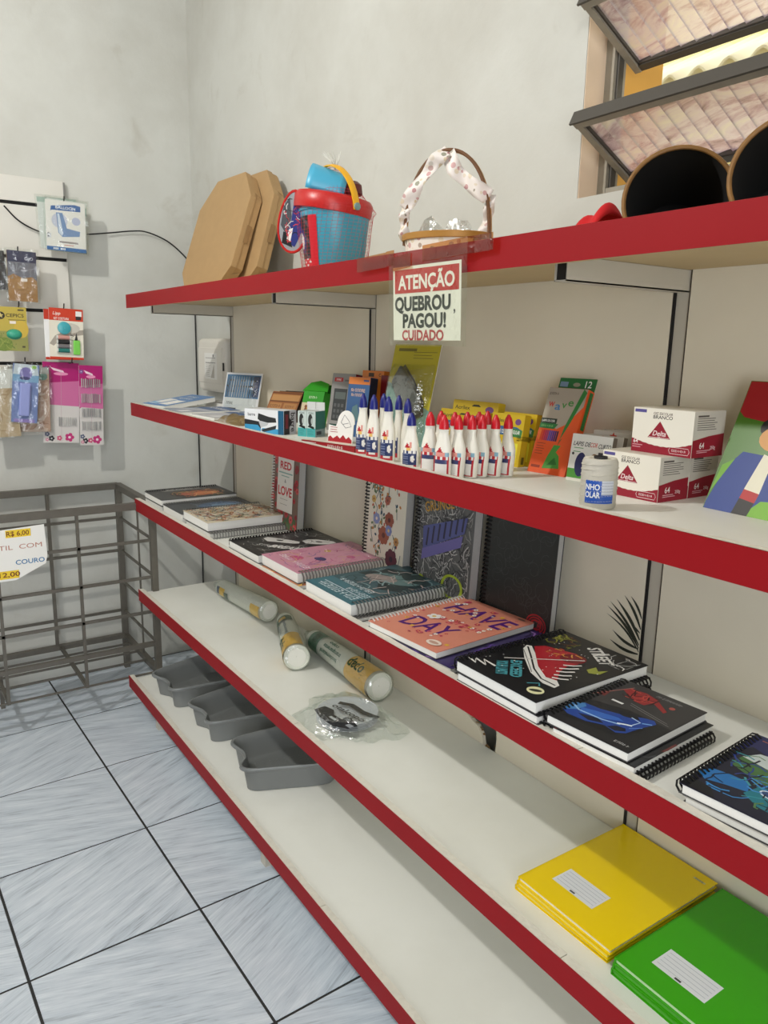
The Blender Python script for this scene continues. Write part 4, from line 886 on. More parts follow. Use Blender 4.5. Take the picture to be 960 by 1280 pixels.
def d_robot(p):
    p.rect(0, 0, 1, 1, (22, 24, 46)); p.poly([(0, .62), (.1, .8), (.4, .7), (1, .6), (1, 1), (0, 1)], (34, 38, 90)); p.poly([(.0,.22),(.06,.32),(.2,.34),(.36,.34),(.42,.23),(.25,.20),(.1,.16)], (34, 112, 180)); p.poly([(.1,.48),(.12,.62),(.45,.56),(.62,.40),(.4,.38)], (70, 112, 60)); p.poly([(.12,.62),(.2,.74),(.35,.76),(.6,.62),(.5,.56)], (200, 210, 208)); p.poly([(.4,.2),(.44,.34),(.56,.34),(.8,.10),(.56,.12)], (28, 120, 136)); p.ell(.6, .30, .13, .05, (220, 230, 240)); p.ell(.6, .30, .115, .038, (40, 70, 120)); p.poly([(.6, .3), (.9, .4), (1, .2), (.8, .1)], (40, 52, 120)); p.scribble(.05, .1, .95, .70, 60, [(60, 140, 206), (60, 150, 160), (18, 20, 40), (90, 130, 80), (40, 60, 140)], .0022, .03); p.line([(.1, .93), (.6, .90)], .0016, (200, 120, 80)); p.text('~5', .4, .96, .02, (190, 120, 90)); p.poly([(0, 0), (.3, .0), (.2, .1), (.02, .12)], (16, 16, 24))
G3 = 'spiral notebooks on the middle shelf'
def stack(x, y, w, h, items, rz=0):
    z = Z3
    for (lab, t, cov, wire, des, flip, dx, dy, pg) in items:
        r = rz + (180 if flip else 0); c_, s_ = math.cos(rad(rz)), math.sin(rad(rz)); a_, e_ = (w, h) if flip else (0, 0)
        loc = Vector((x + dx + a_ * c_ - e_ * s_, y + dy + a_ * s_ + e_ * c_, z))
        notebook(lab, w, h, t, loc, (0, 0, rad(r)), cov, wire, des, G3, pg); z += t + .0008
KB = (22, 22, 24)
stack(.012, -.305, .185, .270, [('dark spiral notebook under the orange art one, at shelf end', .018, KB, WIRE_S, None, True, .004, .0, PAGE), ('black spiral notebook with orange artwork, at shelf end', .020, (30, 28, 28), WIRE_K, d_dragon, False, 0, 0, PAGE)])
stack(.213, -.307, .185, .270, [('slate spiral notebook with blue glow between orange art and cream ones', .029, (38, 42, 48), WIRE_S, d_blue, False, 0, 0, PAGE)])
stack(.405, -.306, .205, .262, [('grey spiral notebook with wire on its right, under the cream one', .017, (110, 108, 104), WIRE_S, None, True, .022, .0, PAGE), ('cream spiral notebook covered with colourful doodles', .026, (216, 204, 178), WIRE_S, d_cream, False, 0, 0, PAGE)])
stack(.777, -.312, .188, .262, [('white paged spiral notebook under the skateboard one', .010, (150, 150, 148), WIRE_S, None, True, .012, 0, PAGE), ('black spiral notebook with white skateboards', .021, KB, WIRE_K, d_skate, False, 0, 0, PAGE)])
stack(.972, -.306, .196, .265, [('spiral notebook with multicolour cover peeking under the pink one', .010, (196, 130, 90), None, lambda p: p.scribble(0, 0, 1, 1, 60, [(206, 60, 80), (236, 190, 80), (90, 120, 160)], .005, .04), False, .012, -.006, PAGE), ('pink doodled spiral notebook with wire on its right side', .026, (206, 144, 164), WIRE_S, d_pink, True, 0, 0, PAGE)])
stack(1.222, -.316, .198, .268, [('grey backed spiral notebook under the teal one', .009, (110, 108, 104), None, None, False, .012, 0, PAGE), ('teal spiral notebook with white lettering and dark picture', .027, (56, 110, 122), WIRE_S, d_teal, True, 0, 0, PAGE)])
stack(1.492, -.322, .200, .262, rz=4, items=[('purple spiral notebook with wire on right, under the salmon one', .013, (52, 40, 96), WIRE_S, lambda p: p.scribble(0, 0, 1, 1, 50, [(90, 60, 150), (30, 26, 60), (150, 110, 180)], .004, .05), True, .044, .0, PAGE), ('salmon spiral notebook with purple hand lettering', .013, (222, 142, 118), WIRE_W, d_have, False, 0, 0, PAGE)])
stack(1.772, -.332, .186, .258, [('black spiral notebook lowest under the sneaker one', .014, KB, WIRE_K, None, True, .008, 0, PAGE), ('black spiral notebook in the middle of the sneaker stack', .014, KB, WIRE_K, None, True, .006, 0, PAGE), ('black spiral notebook with red sneaker drawing on top', .019, KB, WIRE_K, d_sneaker, False, 0, 0, PAGE)])
stack(1.973, -.328, .140, .196, rz=4, items=[('small black spiral notebook lowest in the blue car stack', .011, KB, WIRE_K, None, True, .014, .0, PAGE), ('small black spiral notebook in middle of blue car stack', .011, KB, WIRE_K, lambda p: p.scribble(0, 0, 1, 1, 30, [(70, 70, 72), (110, 50, 46)], .003, .04), False, .012, .0, PAGE), ('small spiral notebook with blue sports car on top', .014, (34, 34, 37), WIRE_K, d_car, False, 0, 0, PAGE)])
stack(2.190, -.318, .150, .200, rz=5, items=[('white paged notebook lowest under the blue and green picture one', .010, (200, 198, 192), None, None, False, .004, -.002, PAGE), ('white paged notebook in the middle under the blue and green picture one', .010, (200, 198, 192), None, None, False, .006, 0, PAGE), ('spiral notebook with blue and green picture at right edge', .014, (24, 26, 52), WIRE_K, d_robot, False, 0, 0, PAGE)])
# standing against the back panel
def d_red(p):
    for i in range(70):
        x, y = rnd(.03, .97), rnd(.02, .98)
        if .22 < x < .82 and .22 < y < .95: continue
        p.flower(x, y, rnd(.008, .013), random.choice([(190, 40, 52), (150, 30, 40), (206, 80, 80)]), (120, 30, 36), 6); p.ell(rnd(0.03, .97), rnd(.03, .15), .05, .02, (84, 108, 70), 8, rnd(0, 3))
    p.rect(.22, .20, .82, .96, (236, 232, 226)); p.text('RED', .52, .74, .085, (200, 30, 44), .42, bold=.03); p.rect(.26, .645, .78, .66, (140, 176, 170)); p.rect(.36, .61, .66, .62, (140, 176, 170)); p.text('&', .52, .56, .04, (90, 90, 90)); p.text('LOVE', .52, .44, .10, (200, 30, 44), .52, bold=.03); p.lines(.34, .28, .7, .34, 2, (140, 130, 126))
def d_flor(p):
    p.text('BE', .3, .79, .07, (120, 140, 120), .22)
    for i in range(26):
        x, y = rnd(.1, .9), rnd(.05, .78); p.line([(x, y), (x + rnd(-.06, .06), y + .07), (x + rnd(-.08, .08), y + .14)], .002, (60, 84, 100))
        for k in range(3): p.ell(x + rnd(-.08, .08), y + rnd(0, .14), .028, .013, random.choice([(50, 80, 100), (96, 120, 80), (196, 130, 60), (190, 90, 60)]), 8, rnd(0, 3))
    for (x, y, r, c1, c2) in ((.62, .52, .020, (150, 80, 60), (90, 40, 40)), (.5, .36, .024, (160, 90, 66), (100, 50, 44)), (.3, .50, .015, (140, 150, 196), (236, 220, 200)), (.62, .42, .014, (130, 140, 190), (230, 200, 120)), (.72, .16, .026, (92, 40, 56), (50, 30, 50)), (.55, .70, .012, (170, 90, 70), (120, 60, 50)), (.2, .68, .010, (206, 170, 90), (150, 90, 60)), (.82, .34, .011, (190, 140, 80), (120, 70, 50))): p.flower(x, y, r, c1, c2, 7)
def d_grunge(p):
    p.scribble(.03, .03, .97, .97, 380, [(150, 150, 148), (70, 72, 74), (190, 190, 188), (44, 44, 46)], .0022, .03); p.text('GRUNGE', .40, .80, .085, (196, 150, 60), .52, rot=.25); p.poly([(.16, .38), (.86, .62), (.90, .76), (.14, .58)], (84, 92, 150)); p.poly([(.14, .28), (.82, .50), (.84, .6), (.15, .38)], (110, 104, 170))
    for i in range(7): p.line([(.22 + i * .1, .42 + i * .035), (.24 + i * .1, .58 + i * .03)], .006, (44, 44, 70))
    for k in range(3): p.line([(.72 + (.18 - .012 * k) * math.cos(t + k), .14 + (.10 - .004 * k) * math.sin(t + k)) for t in [6.5 * i / 26 for i in range(27)]], .0035, (170, 190, 50))
    p.ell(.18, .12, .06, .025, (160, 180, 50), 10, -.4)
def d_puzzle(p):
    for i in range(70):
        x, y, r = rnd(.06, .9), rnd(.05, .92), rnd(.010, .018); a = rnd(0, 6.3)
        p.line([(x + r * math.cos(a + t) / p.w, y + r * math.sin(a + t) / p.h) for t in [3.6 * k / 10 for k in range(11)]], .0007, (74, 78, 76))
    for k in range(3): p.line([(.82 + (.13 - .03 * k) * math.cos(t), .085 + (.075 - .02 * k) * math.sin(t)) for t in [2 * PI * i / 20 for i in range(20)]], .003, (176, 32, 44), True)
    p.text('CR', .82, .085, .08, (176, 32, 44), .15, shear=.2)
def standing(label, w, h, t, x, y, lean, cov, wire, des, nback=0, backlabs=()):
    notebook(label, w, h, t, (x, y, Z3 + .001), (rad(90 - lean), 0, 0), cov, wire, des, 'notebooks standing against the back panel', PAGE_G)
    for k in range(nback):
        notebook(backlabs[k], w, h, t, (x + .003, y + (t + .003) * (k + 1) / math.cos(rad(lean)), Z3 + .001), (rad(90 - lean), 0, 0), (90, 90, 92), wire, None, 'notebooks standing against the back panel', PAGE_G)
standing('standing spiral notebook reading RED LOVE among red flowers', .172, .262, .024, .528, -.040, 3.2, (120, 96, 84), WIRE_W, d_red)
standing('standing cream spiral notebook with painted flowers', .172, .262, .024, 1.075, -.044, 3.2, (232, 226, 208), WIRE_K, d_flor)
standing('standing grey scribbled spiral notebook with orange and blue lettering', .200, .262, .024, 1.295, -.046, 3.2, (96, 98, 98), WIRE_K, d_grunge)
standing('standing black spiral notebook with faint outlines and red emblem', .198, .262, .016, 1.515, -.034, 3.2, (30, 32, 32), WIRE_K, d_puzzle)

# ------------------------------------------------------------------ fourth shelf
def cup_pack(label, p0, p1, r0, r1, bands, tail=0.05, text=None, seed=1):
    rnd_ = random.Random(seed); p0 = Vector(p0); p1 = Vector(p1); L = (p1 - p0).length; d = (p1 - p0).normalized()
    n = thing('cup_pack', label, 'cup pack', (p0.x, p0.y, p0.z), (0, 0, 0), 'packs of disposable cups'); n.rotation_mode = 'QUATERNION'; n.rotation_quaternion = d.to_track_quat('Z', 'Y')
    CUP = mat((238, 237, 228), .3); prof = []; N = 22
    for i in range(N + 1):
        t = i / N; r = r0 + (r1 - r0) * t; prof += [(r, L * t), (r - .0016, L * t + L / N * .45)]
    prof = prof[:-1] + [(r1, L)]
    B().lathe(prof + [(r1 * .92, L + .0005), (r1 * .88, L - .004), (.001, L - .004)], CUP, 32, cap1=False).build('cup_stack', n, smooth=True, ang=30)
    for (z0, z1, a0, a1, c) in bands:
        bd = B(); bd.lathe([(r0 + (r1 - r0) * z0 + .0022, L * z0), (r0 + (r1 - r0) * z1 + .0022, L * z1)], mat(c, .3), 18, a0=rad(a0), a1=rad(a1), cap0=False, cap1=False); bd.build('printed_band', n, smooth=True)
    if text:
        for (t, z, th, a0, wd, c) in text:
            vs, fs = text_polys(t, .02); x0 = min(v[0] for v in vs); x1 = max(v[0] for v in vs); bb2 = B(); rr = r0 + (r1 - r0) * z + .0030
            bb2.add([(rr * math.cos(rad(a0) + v[1] * th / rr), rr * math.sin(rad(a0) + v[1] * th / rr), L * z + ((v[0] - x0) / (x1 - x0) - .5) * -wd) for v in vs], fs, mat(c, .3)); bb2.build('print', n)
    sl = B(); prof = [(.003, -tail), (.010, -tail * .8), (r0 * .8, -.012), (r0 + .003, .004), ((r0 + r1) / 2 + .003, L * .5), (r1 + .0035, L), (r1 + .002, L + .004), (r1 * .7, L + .005)]
    vs = []; k = 30
    for r, z in prof:
        for i in range(k): a = 2 * PI * i / k; rr = r * (1 + rnd_.uniform(-.05, .07) * (1 if z < 0 or z > L else .35)); vs.append((rr * math.cos(a), rr * math.sin(a), z + rnd_.uniform(-.002, .002)))
    sl.add(vs, [(j*k+i, j*k+(i+1) % k, (j+1)*k+(i+1) % k, (j+1)*k+i) for j in range(len(prof)-1) for i in range(k)], CRINKLE); sl.build('plastic_sleeve', n, smooth=True, ang=80)
    return n
OR = (240, 186, 40); DG = (34, 84, 62)
cup_pack('pack of clear cups lying at the left end of fourth shelf', (.20, -.098, Z4 + .037), (.52, -.072, Z4 + .040), .028, .034, [(.10, .22, 150, 205, (236, 190, 50)), (.04, .10, 150, 200, (60, 80, 110)), (.20, .30, 170, 220, DG), (.80, .98, 150, 225, (244, 196, 40))], .06, None, 3)
cup_pack('middle pack of cups with its round end toward the aisle', (.615, -.060, Z4 + .036), (.905, -.172, Z4 + .0405), .026, .0365, [(.10, .24, 60, 250, DG), (.14, .21, 100, 150, (226, 176, 50)), (.64, .97, 60, 250, OR)], .05, [('Mopap', .80, .040, 150, .085, (30, 70, 40)), ('biodegradavel', .45, .014, 110, .09, (120, 130, 140)), ('copos', .42, .016, 150, .06, (90, 110, 120))], 5)
cup_pack('long pack of cups nearest the plate pack', (.80, -.058, Z4 + .036), (1.185, -.082, Z4 + .0415), .027, .0370, [(.05, .20, 50, 230, (70, 120, 96)), (.10, .17, 90, 150, DG), (.66, .97, 60, 245, OR)], .06, [('Mopap', .81, .044, 112, .105, (36, 74, 30)), ('copo', .38, .017, 95, .05, (60, 110, 90)), ('transparente', .42, .017, 125, .10, (60, 110, 90)), ('biodegradavel', .40, .016, 155, .10, (60, 110, 90))], 8)
pk = thing('plate_pack', 'plastic wrapped pack of clear disposable plates', 'plate pack', (1.226, -.203, Z4), (0, 0, rad(18)))
PL = mat((214, 216, 222), .25)
for k in range(5):
    B().lathe([(.001, .006), (.046, .006), (.054, .0105), (.074, .012), (.0755, .0128), (.0745, .0136), (.054, .0120), (.045, .0075), (.001, .0075)], PL, 44, cap0=False, cap1=False, T=Matrix.Translation((0, 0, -.004 + k * .0042))).build('plate', pk, smooth=True)
p = Pr(.15, .13, 0); KN = (30, 32, 40)
p.poly([(.05, .12), (.30, .03), (.70, .02), (.90, .16), (.92, .36), (.72, .42), (.66, .30), (.40, .28), (.26, .40), (.06, .36)], KN); p.poly([(.08, .70), (.30, .84), (.60, .82), (.90, .90), (.92, .80), (.66, .70), (.30, .72), (.12, .60)], KN); p.text('otalcopo', .48, .55, .13, (34, 36, 44), .74, rot=.06, shear=.15, bold=.02); p.ell(.66, .36, .08, .09, KN); p.text('PS', .66, .36, .07, (190, 196, 204)); p.rect(.40, .16, .56, .22, (214, 216, 220)); p.rect(.78, .20, .9, .30, (150, 156, 164))
p.build('printed_film', pk, (-.072, -.066, .0285), (0, 0, rad(-12)))
fl = B()
def film(u, v):
    a = 2 * PI * u; r = .128 * v * (1 + .12 * math.sin(a * 3 + 1) + .07 * math.sin(a * 7))
    z = .0315 if v < .58 else max(.003, .0315 - (v - .58) * .105)
    if v > .55: z += random.uniform(-.0025, .009)
    return (r * math.cos(a) * 1.12, r * math.sin(a) * .88, max(.002, z))
fl.grid(film, 54, 14, CRINKLE); fl.build('plastic_wrap', pk, smooth=True, ang=25)
def hardcover(label, col, edge, x, y, w, h, t, z, rz, design=None):
    n = thing('hardcover_notebook', label, 'notebook', (x, y, z), (0, 0, rad(rz)), 'glossy plain school notebooks')
    cm = mat(col, .25, spec=.4)
    B().box(.001, w - .003, .003, h - .003, .0014, t - .0014, mat(edge, .7, vary=.1, scale=200)).build('page_block', n)
    B().box(0, w, 0, h, 0, .0014, cm).build('back_cover', n); fc = B().box(0, w, 0, h, t - .0014, t, cm).build('front_cover', n, bevel=.0004)
    B().box(-.0008, .0010, 0, h, 0, t, cm).build('spine', n)
    if design: p = Pr(w, h, t + .0003); design(p); p.build('cover_label', fc)
def lab(x0, y0, x1, y1):
    def f(p):
        p.rect(x0, y0, x1, y1, (222, 224, 230))
        for i in range(5): p.rect(x0 + .02, y0 + (y1 - y0) * (i + 1) / 6, x1 - .02, y0 + (y1 - y0) * (i + 1) / 6 + .003, (160, 166, 180))
        p.rect(x0 + (x1-x0)*.42, y0 + .008, x0 + (x1-x0)*.54, y0 + .022, (50, 50, 54)); p.rect(.84, .915, .95, .93, (214, 206, 150)); p.text('~4', .895, .923, .016, (40, 40, 30))
    return f
YLW = (242, 208, 0); GRE = (58, 164, 8)
for k in range(3):
    hardcover(['bottom yellow glossy notebook of the yellow stack', 'middle yellow glossy notebook of the yellow stack', 'top yellow glossy notebook with white label'][k], YLW, (240, 226, 120) if k < 2 else (238, 236, 226), 1.886 + .003 * k, -.276, .192, .268, .0092, Z4 + k * .0096, (.8, -.5, 0)[k], lab(.18, .16, .62, .33) if k == 2 else None)
for k in range(3):
    hardcover(['bottom green glossy notebook of the green stack', 'middle green glossy notebook of the green stack', 'top green glossy notebook with white label'][k], GRE, (90, 180, 60) if k < 2 else (206, 230, 190), 2.094 + .002 * k, -.284, .192, .268, .0100, Z4 + k * .0104, (-.6, .5, 0)[k], lab(.18, .14, .62, .31) if k == 2 else None)

# ------------------------------------------------------------------ bottom shelf: trays
def tray(label, x, y, rz):
    n = thing('plastic_tray', label, 'tray', (x, y, Z5), (0, 0, rad(rz)), 'grey plastic trays on the bottom shelf')
    def outline(s, z):
        pts = []; w0, w1, L = .088, .132, .292
        ctrl = [(-w0 * .20, .024), (-w0 * .45, .014), (-w0 * .75, .002), (-w0 * .98, .010), (-w0 * 1.12, .035), (-w0 * 1.22, .08), (-w0 * 1.34, .14), (-w1 * .98, .20), (-w1, .25), (-w1 * .93, L * .93), (-w1 * .7, L), (0, L), (w1 * .7, L), (w1 * .93, L * .93), (w1, .25), (w1 * .98, .20), (w0 * 1.34, .14), (w0 * 1.22, .08), (w0 * 1.12, .035), (w0 * .98, .010), (w0 * .75, .002), (w0 * .45, .014), (w0 * .20, .024)]
        N = len(ctrl)
        for i in range(N):
            p0, p1, p2, p3 = [Vector(ctrl[(i + k) % N]) for k in (-1, 0, 1, 2)]
            for q in range(4):
                t = q / 4; v = .5 * ((2 * p1) + (p2 - p0) * t + (2 * p0 - 5 * p1 + 4 * p2 - p3) * t * t + (3 * p1 - p0 - 3 * p2 + p3) * t ** 3)
                c = Vector((0, .16)); v = c + (v - c) * s; dip = 0
                pts.append((v.x, v.y, z))
        return pts
    def dipz(pts, amt):
        out = []
        for (x_, y_, z_) in pts:
            out.append((x_, y_, z_ - amt * math.exp(-((x_) / .045) ** 2) * max(0, 1 - max(0, y_) / .08)))
        return out
    levels = [(.83, .0, 0), (.86, .0015, 0), (.915, .058, .006), (.925, .066, .010), (.985, .0675, .011), (1.0, .070, .011), (1.003, .0745, .011), (.99, .0785, .011), (.955, .0785, .011), (.93, .072, .010), (.895, .055, .006), (.84, .008, 0), (.81, .005, 0)]
    b_ = B(); rows = [dipz(outline(s, z), d) for s, z, d in levels]; k = len(rows[0]); vs = [p for r in rows for p in r]
    fs = [(j*k+i, j*k+(i+1) % k, (j+1)*k+(i+1) % k, (j+1)*k+i) for j in range(len(rows)-1) for i in range(k)]
    fs.append(tuple(range(k-1, -1, -1))); fs.append(tuple((len(rows)-1)*k + i for i in range(k)))
    b_.add(vs, [tuple(reversed(f)) for f in fs], GREYTRAY); b_.build('tray_shell', n, smooth=True, ang=50)
    dm = B()
    for i in range(9):
        for j in range(9):
            xx, yy = -.055 + i * .0138, .07 + j * .022
            dm.lathe([(.0030, 0), (.0022, .0016), (.0001, .002)], mat((134, 136, 136), .35), 6, cap0=False, T=Matrix.Translation((xx, yy, .004)))
    o = dm.build('floor_bumps', n); o['kind'] = 'stuff'
tray('grey plastic tray at the left end of bottom shelf', .245, -.352, 5)
tray('grey plastic tray in the middle of the three', .527, -.330, 1)
tray('grey plastic tray on the right, fully in view', .826, -.330, -13)

# ------------------------------------------------------------------ left wall: slatted display board and packs
board = thing('display_board', 'white slatted display board with black grooves on left wall', 'display board', (XW, 0, 0))
B().box(.004, .010, -1.3, -.412, 1.0, 1.90, mat((20, 20, 20), .8)).build('backing', board)
zs = [.99, 1.262, 1.455, 1.640, 1.824, 1.915]
for a, c in zip(zs[:-1], zs[1:]):
    B().box(.004, .018, -1.3, -.410, a + .006, c - (.006 if c < 1.9 else 0), mat((218, 216, 208), .5)).build('slat', board, bevel=.001)
B().box(.002, .019, -.410, -.404, 1.83, 1.912, mat((150, 150, 148), .4, .6)).build('edge_trim', board)
def hook(y, z):
    h_ = B().tube([(.018, y, z), (.10, y, z + .004), (.118, y, z + .010), (.124, y, z + .024)], .0022, mat((60, 60, 60), .3, .8), 6); h_.build('hook', board, smooth=True)
HK = [(-.432, 1.824), (-.596, 1.640), (-.606, 1.455), (-.456, 1.455), (-.44, 1.262), (-.60, 1.262), (-.70, 1.262)]
for y, z in HK: hook(y, z)
RW = (PI/2, 0, PI/2)
def pack(name, label, w, h, y, z, x, design, tilt=0.0, yaw=0.0, t=.006, film_=True, cat='pack', col=(240, 240, 238), group=None):
    # hangs at (y, z) = middle of its top edge, x = distance from the wall; reads toward +X
    n = thing(name, label, cat, (XW + x, y, z), (PI/2, rad(tilt), PI/2 + rad(yaw)), group); n.rotation_mode = 'XYZ'
    bd = B().box(-w/2, w/2, -h, 0, 0, t, mat(col, .45)).build('packet', n, bevel=.0015)
    p = Pr(w, h, t + .0005); design(p); p.build('packet_print', bd, (-w/2, -h, 0))
    if film_:
        f_ = B(); f_.grid(lambda u, v: (-w/2 - .008 + (w + .016) * u, -h - .004 + (h + .012) * v, t + .0035 + .002 * math.sin(u * 17 + v * 5) * math.sin(v * 13)), 18, 18, CLEAR); f_.build('clear_film', n, smooth=True)
    return n
def d_ball(p):
    p.rect(0, 0, 1, 1, (240, 236, 232)); p.poly([(.16, .80), (.88, .82), (.88, .93), (.72, .95), (.14, .88), (.12, .78)], (42, 96, 166)); p.text('BALLOON', .50, .865, .055, (244, 246, 250), .50); p.ell(.34, .60, .20, .15, (206, 208, 226)); p.ell(.76, .62, .11, .08, (190, 194, 222)); p.poly([(.26, .76), (.42, .76), (.52, .46), (.86, .42), (.84, .32), (.40, .28), (.30, .36)], (120, 150, 196)); p.poly([(.29, .74), (.34, .74), (.42, .36), (.40, .30), (.32, .36)], (214, 224, 240)); p.rect(.32, .16, .80, .195, (150, 140, 140)); p.rect(.44, .115, .68, .13, (206, 130, 130)); p.rect(0, 0, 1, .075, (44, 110, 176)); [p.rect(.12 + i * .045, .02, .15 + i * .045, .055, WH) for i in range(9) if i % 4]; p.rect(.02, .24, .12, .34, (220, 220, 226)); [p.rect(.03, y, .07, y + .02, (60, 60, 70)) for y in (.26, .32)]
GB = 'white balloon packets on the top hook'
pack('balloon_packet', 'front white balloon packet with blue header and number shape', .134, .170, -.428, 1.832, .112, d_ball, 1.5, 0, .004, group=GB)
pack('balloon_packet', 'balloon packet second on the top hook, edge showing right', .134, .176, -.418, 1.838, .092, lambda p: (p.rect(0, 0, 1, 1, (226, 230, 228)), p.rect(.8, .75, 1, .9, (150, 190, 186)), p.rect(0, 0, 1, .06, (60, 110, 120))), 2.5, 0, .004, group=GB)
pack('balloon_packet', 'balloon packet rearmost on the top hook, corner showing left', .134, .172, -.448, 1.846, .072, lambda p: (p.rect(0, 0, 1, 1, (224, 226, 222)), p.rect(0, .9, 1, 1, (170, 190, 180))), -1.5, 0, .004, group=GB)
def d_bag(p):
    p.rect(0, 0, 1, 1, (112, 112, 124)); p.rect(0, .78, 1, 1, (34, 38, 78)); p.text('CaO', .74, .86, .06, (206, 206, 220)); p.poly([(0, .0), (1, .0), (1, .42), (.84, .50), (.5, .46), (.2, .54), (0, .48)], (166, 122, 72)); p.poly([(.3, .24), (.62, .26), (.62, .46), (.34, .46)], (178, 134, 82)); p.line([(.1, .12), (.94, .16)], .001, (120, 84, 46)); p.line([(.3, .24), (.55, .22)], .001, (110, 76, 40)); p.rect(.44, .40, .66, .46, (236, 226, 220)); p.scribble(.05, .45, .95, .76, 16, [(180, 182, 192), (84, 84, 96)], .001, .03)
pack('pouch', 'small pouch of tan chips with dark blue header', .094, .170, -.585, 1.650, .110, d_bag, 1.5, 0, .010, col=(150, 112, 70), cat='pouch')
pack('pouch', 'dark grey pouch at the left edge on second groove', .07, .13, -.672, 1.648, .085, lambda p: (p.rect(0, 0, 1, 1, (52, 52, 56)), p.scribble(0, 0, 1, 1, 20, [(90, 90, 96)], .002, .03)), -2, 0, .008, col=(60, 60, 64), cat='pouch')
def d_cep(p):
    p.rect(0, 0, 1, 1, (190, 170, 74)); p.rect(0, .0, 1, .45, (150, 150, 84)); p.ell(.2, .15, .3, .16, (120, 140, 60)); p.ell(.8, .5, .24, .2, (206, 176, 70)); p.ell(.16, .80, .14, .085, (44, 40, 30)); p.star(.16, .80, .010, (206, 190, 120)); p.text('CEPICS', .62, .81, .075, (44, 40, 30), .58); p.ell(.56, .38, .26, .12, (40, 140, 112)); p.ell(.56, .40, .22, .09, (64, 170, 140)); p.ell(.62, .41, .12, .06, (232, 234, 230)); p.ell(.62, .41, .06, .035, (90, 110, 100)); p.rect(.44, .62, .64, .68, (236, 226, 216)); p.rect(.4, .70, .96, .715, (110, 100, 50)); p.scribble(.02, .02, .6, .4, 30, [(96, 120, 50), (150, 160, 80)], .002, .02); p.rect(.8, .08, .9, .12, (60, 54, 40)); p.rect(.72, .92, .92, .95, (60, 54, 40))
n = pack('hanging_card', 'yellow green card with round teal piece on third groove', .100, .152, -.632, 1.460, .105, d_cep, .5, 0, .004, False, 'card')
B().lathe([(.001, .012), (.014, .011), (.022, .006), (.024, 0)], mat((60, 166, 136), .35), 24, 1, .62, T=Matrix.Translation((.006, -.094, .005)), cap1=False, cap0=False).build('teal_disc', n, smooth=True)
def d_kit(p):
    p.rect(0, 0, 1, 1, (232, 226, 210)); p.rect(0, .76, 1, 1, (206, 62, 34)); p.text('Lipp', .22, .90, .06, (240, 226, 216), shear=.2); p.text('KIT COSTURA', .36, .80, .045, (244, 236, 230), .44); p.rect(.78, .86, .96, .96, (236, 234, 230)); p.rect(.78, .79, .94, .86, (44, 44, 46)); p.poly([(.0, .30), (.16, .46), (.4, .54), (1, .60), (1, .50), (.4, .44), (.12, .26)], (168, 160, 148)); p.ell(.6, .62, .3, .10, (206, 200, 188)); p.rect(0, 0, 1, .045, (206, 62, 34)); p.scribble(.62, .38, .92, .55, 8, [(60, 60, 60)], .0014, .02)
n = pack('sewing_kit', 'sewing kit card with red header and thread spools', .118, .182, -.448, 1.462, .108, d_kit, 2.2, 0, .004, False, 'card', group=None)
B().lathe([(.001, .010), (.012, .010), (.022, .006), (.023, 0)], mat((70, 170, 182), .3), 26, T=Matrix.Translation((-.008, -.070, .005)), cap0=False, cap1=False).build('tape_measure', n, smooth=True)
for k, c in enumerate(((206, 150, 140), (34, 34, 36), (120, 116, 118), (40, 120, 112))):
    T_ = Matrix.Translation((-.036, -.104 - k * .0155, .012)) @ Matrix.Rotation(rad(90), 4, 'Y')
    s2 = B().lathe([(.0075, .004), (.0075, .044)], mat(c, .8), 14, T=T_).build('thread_spool', n, smooth=True)
    for z0 in (0, .044): B().lathe([(.0078, z0), (.0078, z0 + .004)], mat((222, 222, 216), .5), 14, T=T_).build('spool_end', s2)
B().box(.022, .046, -.164, -.112, .005, .012, mat((130, 214, 90), .35)).build('needle_case', n, bevel=.003)
B().prism([(.028, -.112), (.034, -.086), (.038, -.112)], .005, .008, mat((40, 40, 42), .5)).build('pin_head', n)
pack('sewing_kit', 'second sewing kit card hidden behind the front one', .118, .180, -.462, 1.458, .085, lambda p: (p.rect(0, .8, 1, 1, (196, 54, 30)), p.rect(0, 0, 1, .05, (196, 54, 30))), 1, 0, .004, False, 'card')
def d_pin(p):
    p.rect(0, 0, 1, 1, (214, 210, 206)); p.poly([(0, .46), (1, .70), (1, 1), (0, 1)], (176, 20, 112)); p.poly([(0, .48), (1, .46), (1, .78), (0, .74)], (206, 110, 160)); p.poly([(0, .80), (1, .78), (1, 1), (0, 1)], (176, 20, 112)); p.poly([(.2, .94), (.56, .90), (.6, .87), (.3, .90)], (244, 214, 226)); p.ell(.5, .86, .2, .02, (236, 150, 190)); p.flower(.10, .92, .008, (120, 90, 150), (220, 180, 210)); p.flower(.22, .055, .011, (40, 40, 48), (200, 200, 200)); p.flower(.10, .11, .009, (80, 90, 120), (210, 210, 210)); p.flower(.10, .04, .007, (206, 140, 160), (240, 220, 220)); p.flower(.72, .07, .017, (196, 50, 120), (240, 220, 230)); p.flower(.44, .06, .010, (206, 80, 120), (240, 220, 220)); p.line([(.5, .02), (.5, .9)], .001, (190, 160, 170))
def pins(n, x0, x1, ys, t):
    for y in ys:
        k = 0; x = x0
        while x < x1:
            B().box(x, x + .0032, y - .020 + random.uniform(-.002, .002), y + .012 + random.uniform(-.002, .002), t, t + .005, mat(random.choice([(206, 206, 204), (176, 176, 176), (226, 226, 222)]), .3, .5)).build('hair_clip', n); x += .0072
n = pack('hair_clip_card', 'tall pink card of silver hair clips on the lowest hooks', .086, .300, -.372, 1.258, .105, d_pin, 2.2, 0, .003, False, 'card', group='pink hair clip cards')
pins(n, -.036, .036, (-.062, -.118, -.172, -.222), .004)
